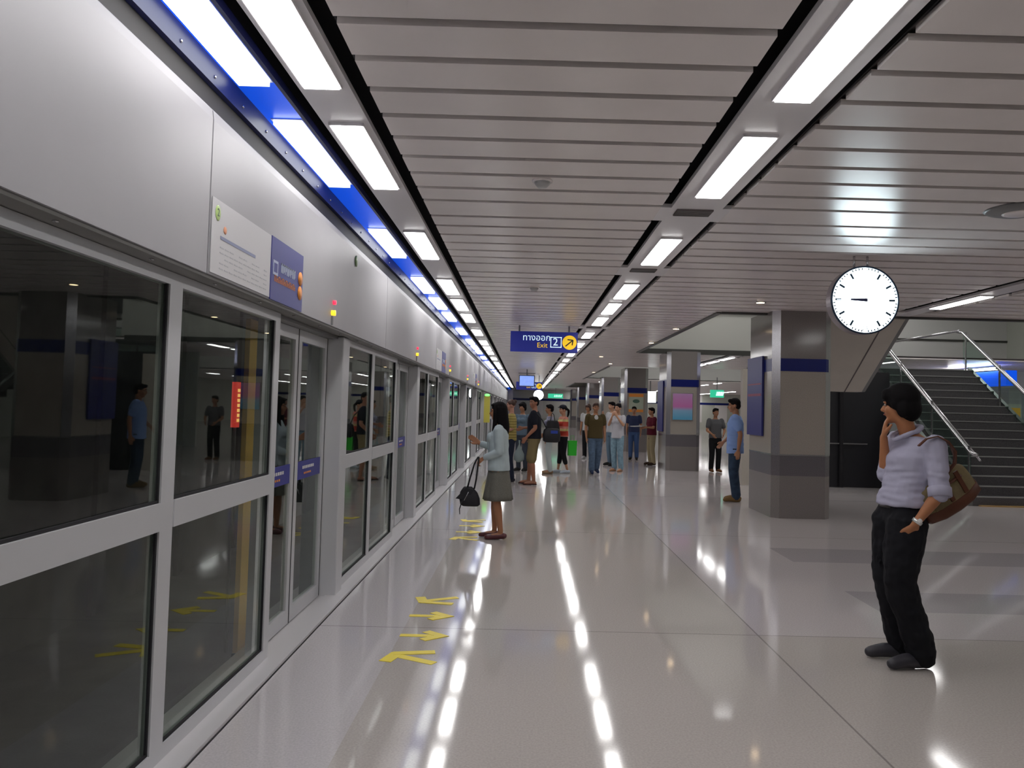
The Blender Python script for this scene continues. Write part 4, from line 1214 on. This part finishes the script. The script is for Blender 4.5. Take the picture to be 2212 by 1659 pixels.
q = MB(); q.tube([(-.01, -.066, .20), (-.06, -.068, .10)], .004, 6); q.build('zipper', M_STEEL, hb)

# --- the others on the platform
khaki = cloth('khaki', (.20, .155, .075)); denim = cloth('denim', (.085, .13, .20), noise_amt=.15, noise_scale=18); ldenim = cloth('light_denim', (.22, .34, .42), noise_amt=.15, noise_scale=18)
blackc = MATS['cloth_black']
t, j, hp = person('man in black T-shirt and khaki shorts looking over his shoulder', (.20, 15.95), PI/2-.15, 1.77,
    J=dict(eL=(-.22, -.05, 1.11), wL=(-.20, .12, .93), eR=(.22, 0, 1.11), wR=(.15, .24, 1.10), tL=(-.13, .14, .03), aL=(-.11, -.03, .09), aR=(.10, .10, .09), tR=(.12, .27, .03), kR=(.10, .07, .49)),
    head=(.85, 0), skin=mat('skin_man', (.33, .14, .08), .5), voxel=.012, top=cloth('black_tee', (.012, .013, .020)), legs='shorts', bottom=khaki, shoes=cloth('sandal', (.05, .02, .02)), shoe_kind='sandal', top_hem=.90, fat=1.08)
bg = thing('messenger_bag', 'black messenger bag at the back of the man in khaki shorts', 'bag', (.55, 15.86, .86), 0)
q = MB(); R_ = []
for (z, rx, ry) in ((0, .12, .05), (.03, .17, .07), (.15, .18, .08), (.25, .16, .06), (.28, .13, .04)):
    R_.append([(rx*math.copysign(abs(math.cos(2*PI*k/16))**.6, math.cos(2*PI*k/16)), ry*math.copysign(abs(math.sin(2*PI*k/16))**.6, math.sin(2*PI*k/16)), z) for k in range(16)])
q.loft(R_); q.build('bag_body', hbm, bg)
q = MB(); q.box(-.02, .12, -.085, -.075, .18, .24); q.build('blue_patch', mat('bag_blue', (.01, .04, .30), .5), bg)
q = MB(); q.tube([(-.10, -.02, .27), (-.20, -.15, .45), (-.32, -.10, .58)], .012, 6); q.build('strap', hbm, bg)
pb = thing('carrier_bag', 'clear grey carrier bag held by the man in khaki shorts', 'bag', (-.09, 15.86, .45), 0)
q = MB(); R_ = []
for (z, rx, ry) in ((0, .04, .03), (.05, .10, .06), (.16, .10, .06), (.26, .05, .03), (.36, .012, .012), (.44, .02, .015)):
    R_.append([(rx*math.cos(2*PI*k/14)*(1+.1*math.sin(3*k)), ry*math.sin(2*PI*k/14), z) for k in range(14)])
q.loft(R_); q.build('bag_body', cloth('bag_grey', (.22, .27, .27)), pb)
person('woman in gold striped top and dark trousers behind the waiting woman', (-.28, 16.5), PI/2+.1, 1.70,
    J=dict(eL=(-.20, -.02, 1.12), wL=(-.10, .20, 1.02), eR=(.20, .0, 1.12), wR=(.10, .22, 1.05)), fem=True, voxel=.013, hair='bun', hairm=M_HAIRB, skin=mat('skin_pink', (.48, .24, .17), .5),
    top=striped('gold_stripe', (.42, .33, .10), (.26, .20, .05), 18), sleeve='elbow', legs='trousers', bottom=cloth('dark_blue', (.02, .025, .045)), shoes=cloth('shoe_dark', (.02, .02, .03)), shoe_kind='flat', top_hem=.86, fat=1.05)
person('dark haired woman half hidden beside the gold striped top', (-.05, 19.2), PI-.5, 1.66, voxel=.014, fem=True, hair='thick', top=cloth('slate', (.12, .17, .22)), sleeve='elbow', bottom=cloth('dusty', (.05, .06, .08)), shoes=cloth('shoe_dark2', (.03, .03, .03)))
person('person in white trousers and white patterned top behind the khaki shorts', (.60, 18.7), PI/2, 1.63,
    J=dict(eL=(-.2, -.04, 1.12), wL=(-.14, .12, 1.0)), voxel=.013, fem=True, hair='short', top=cloth('white_print', (.42, .42, .50), noise_amt=.4, noise_scale=25, rgb2=(.16, .16, .26)), sleeve='short', legs='trousers', bottom=cloth('white_trouser', (.50, .56, .56)), shoes=cloth('tan_shoe', (.30, .20, .12)), shoe_kind='flat', top_hem=1.02)
bg = thing('tote_bag', 'dark grey tote bag beside the girl in the striped jumper', 'bag', (.66, 18.42, .84), .1)
q = MB(); R_ = []
for (z, rx, ry) in ((0, .12, .06), (.04, .17, .08), (.2, .17, .08), (.38, .14, .05), (.42, .11, .03)):
    R_.append([(rx*math.cos(2*PI*k/16), ry*math.sin(2*PI*k/16), z) for k in range(16)])
q.loft(R_); q.build('bag_body', cloth('charcoal', (.025, .024, .026)), bg)
q = MB(); q.tube([(-.05, 0, .40), (-.03, .05, .55), (0, .12, .60), (.03, .05, .55), (.05, 0, .40)], .010, 6); q.build('handle', hbm, bg)
t, j, hp = person('girl in red and yellow striped jumper with folded arms', (.93, 18.9), PI/2+.35, 1.62,
    J=dict(eL=(-.21, .06, 1.10), wL=(-.02, .20, 1.08), eR=(.21, .06, 1.12), wR=(.02, .22, 1.14), aL=(-.09, -.10, .09), tL=(-.11, .06, .03), aR=(.09, .08, .09), tR=(.10, .24, .03)), fem=True, voxel=.012, hair='pony', skin=M_SKINL,
    top=striped('jumper', (.50, .05, .03), (.58, .48, .20), 4.2, (.60, .24, .18)), sleeve='long', legs='capri', bottom=cloth('black2', (.012, .012, .014)), shoes=cloth('trainer', (.45, .50, .56)), top_hem=.93, fat=1.05,
    hands={'L': ((1, .3, .1), (0, -1, 0), .5), 'R': ((-1, .3, .1), (0, -1, 0), .5)})
q = MB(); q.ell(hp(0, -.005, .075), (.088, .10, .062)); q.ell(hp(0, .09, .065), (.055, .05, .010)); q.build('cap', cloth('cap', (.02, .022, .03)), t)
gb = thing('green_bag', 'bright green paper bag behind the girl in striped jumper', 'bag', (1.16, 19.0, .42), .3)
q = MB(); q.prism([(-.10, 0), (.10, 0), (.11, .36), (-.11, .36)], 1, -.04, .04); q.build('bag_body', mat('green_bag', (.03, .55, .03), .5), gb)
for y in (-.035, .035):
    q = MB(); q.tube([(-.04, y, .355), (-.03, y, .48), (.03, y, .48), (.04, y, .355)], .005, 6); q.build('handle', mat('green_cord', (.02, .3, .02), .6), gb)
t, j, hp = person('man in olive brown open shirt and jeans walking forward', (1.71, 19.0), PI+.1, 1.70,
    J=dict(kR=(.09, .10, .50), aR=(.09, .10, .10), tR=(.10, .26, .035), kL=(-.09, -.02, .49), aL=(-.08, -.16, .12), tL=(-.09, .0, .035)), voxel=.012, hair='short', hairm=M_HAIRB,
    top=cloth('olive', (.075, .055, .022)), sleeve='short', legs='trousers', bottom=denim, shoes=cloth('navy_shoe', (.02, .03, .07)), top_hem=.86, fat=1.1)
q = MB(); q.ell((0, .095, 1.33), (.055, .035, .10)); q.build('undershirt', cloth('white_tee', (.5, .5, .5)), t)
person('person in white sleeve and black trousers behind the man in olive', (1.98, 24.6), PI-.4, 1.69, voxel=.015, hair='thick', hairm=M_HAIRB, top=cloth('white3', (.5, .5, .5)), bottom=cloth('black3', (.01, .01, .012)), shoes=cloth('white_shoe', (.4, .4, .4)))
t, j, hp = person('woman in white top and light jeans with hands raised to her face', (2.36, 19.9), PI/2+.9, 1.70,
    J=dict(eL=(-.22, .09, 1.17), wL=(-.07, .17, 1.40), eR=(.22, .09, 1.17), wR=(.07, .17, 1.40)), fem=True, voxel=.012, hair='bun', skin=M_SKINL,
    top=cloth('white_top', (.50, .50, .54)), sleeve='short', legs='trousers', bottom=ldenim, shoes=cloth('tan_sandal', (.32, .16, .08)), shoe_kind='sandal', top_hem=.84, fat=1.08, legw=1.05,
    hands={'L': ((.4, .1, .9), (.3, -.9, 0), .4), 'R': ((-.4, .1, .9), (-.3, -.9, 0), .4)})
person('man with short hair looking out behind the woman in white top', (2.42, 21.8), PI/2+.5, 1.76, J=dict(eR=(.22, .06, 1.15), wR=(.12, .20, 1.38)), voxel=.015, hair='short', skin=M_SKINL, top=cloth('cream', (.40, .40, .42)), bottom=cloth('faded', (.12, .18, .24)), shoes=cloth('black_shoe', (.015, .015, .015)))
t, j, hp = person('man in maroon shirt and beige trousers reading a paper', (3.62, 22.4), PI/2+.3, 1.63,
    J=dict(eL=(-.21, .04, 1.12), wL=(-.10, .24, 1.13), eR=(.21, .04, 1.12), wR=(.08, .24, 1.13)), voxel=.013, top=cloth('maroon', (.10, .010, .022)), sleeve='short', bottom=cloth('beige', (.34, .28, .17)), shoes=cloth('brown_shoe', (.05, .03, .02)), fat=1.02)
pa = thing('newspaper', 'white folded paper held by the man in the maroon shirt', 'newspaper', (3.24, 22.31, 1.09), .3)
q = MB(); q.prism([(-.22, 0), (.10, .015), (.10, .022), (-.22, .007)], 1, -.14, .14); q.build('front_sheet', M_WHITE, pa)
q = MB(); q.prism([(-.20, -.012), (.10, .003), (.10, .010), (-.20, -.005)], 1, -.13, .13); q.build('back_sheet', mat('newsprint', (.45, .44, .42), .7), pa)
person('person in blue jeans standing behind the man in maroon', (3.42, 24.6), PI-.2, 1.66, voxel=.015, hair='short', top=cloth('navy2', (.03, .04, .09)), bottom=cloth('blue_jean', (.05, .09, .20)), shoes=cloth('black_shoe2', (.012, .012, .012)))
person('man in grey shirt and black trousers beyond the man in blue shirt', (4.95, 20.4), PI+.15, 1.65, J=dict(eL=(-.25, .04, 1.12), wL=(-.16, .18, 1.02), eR=(.25, .04, 1.12), wR=(.16, .18, 1.02)), voxel=.013, top=cloth('grey_shirt', (.095, .095, .10)), bottom=cloth('black5', (.010, .010, .012)), shoes=cloth('brown_shoe2', (.16, .07, .03)), top_hem=.92)
person('man in light blue shirt and dark jeans facing left by the column', (3.70, 13.8), PI/2-.30, 1.80,
    J=dict(eL=(-.23, -.09, 1.12), wL=(-.23, -.06, .86), eR=(.21, .03, 1.12), wR=(.16, .20, .98), head=(0, .03, 1.60)), head=(.15, -.1), voxel=.011, near=True, hair='short',
    top=cloth('sky_blue', (.22, .33, .62)), sleeve='short', bottom=cloth('dark_jean', (.030, .050, .085), noise_amt=.2, noise_scale=14), shoes=cloth('tan_boot', (.20, .12, .05)), top_hem=.80, fat=1.08, wr_top=wrk(.008, 12))
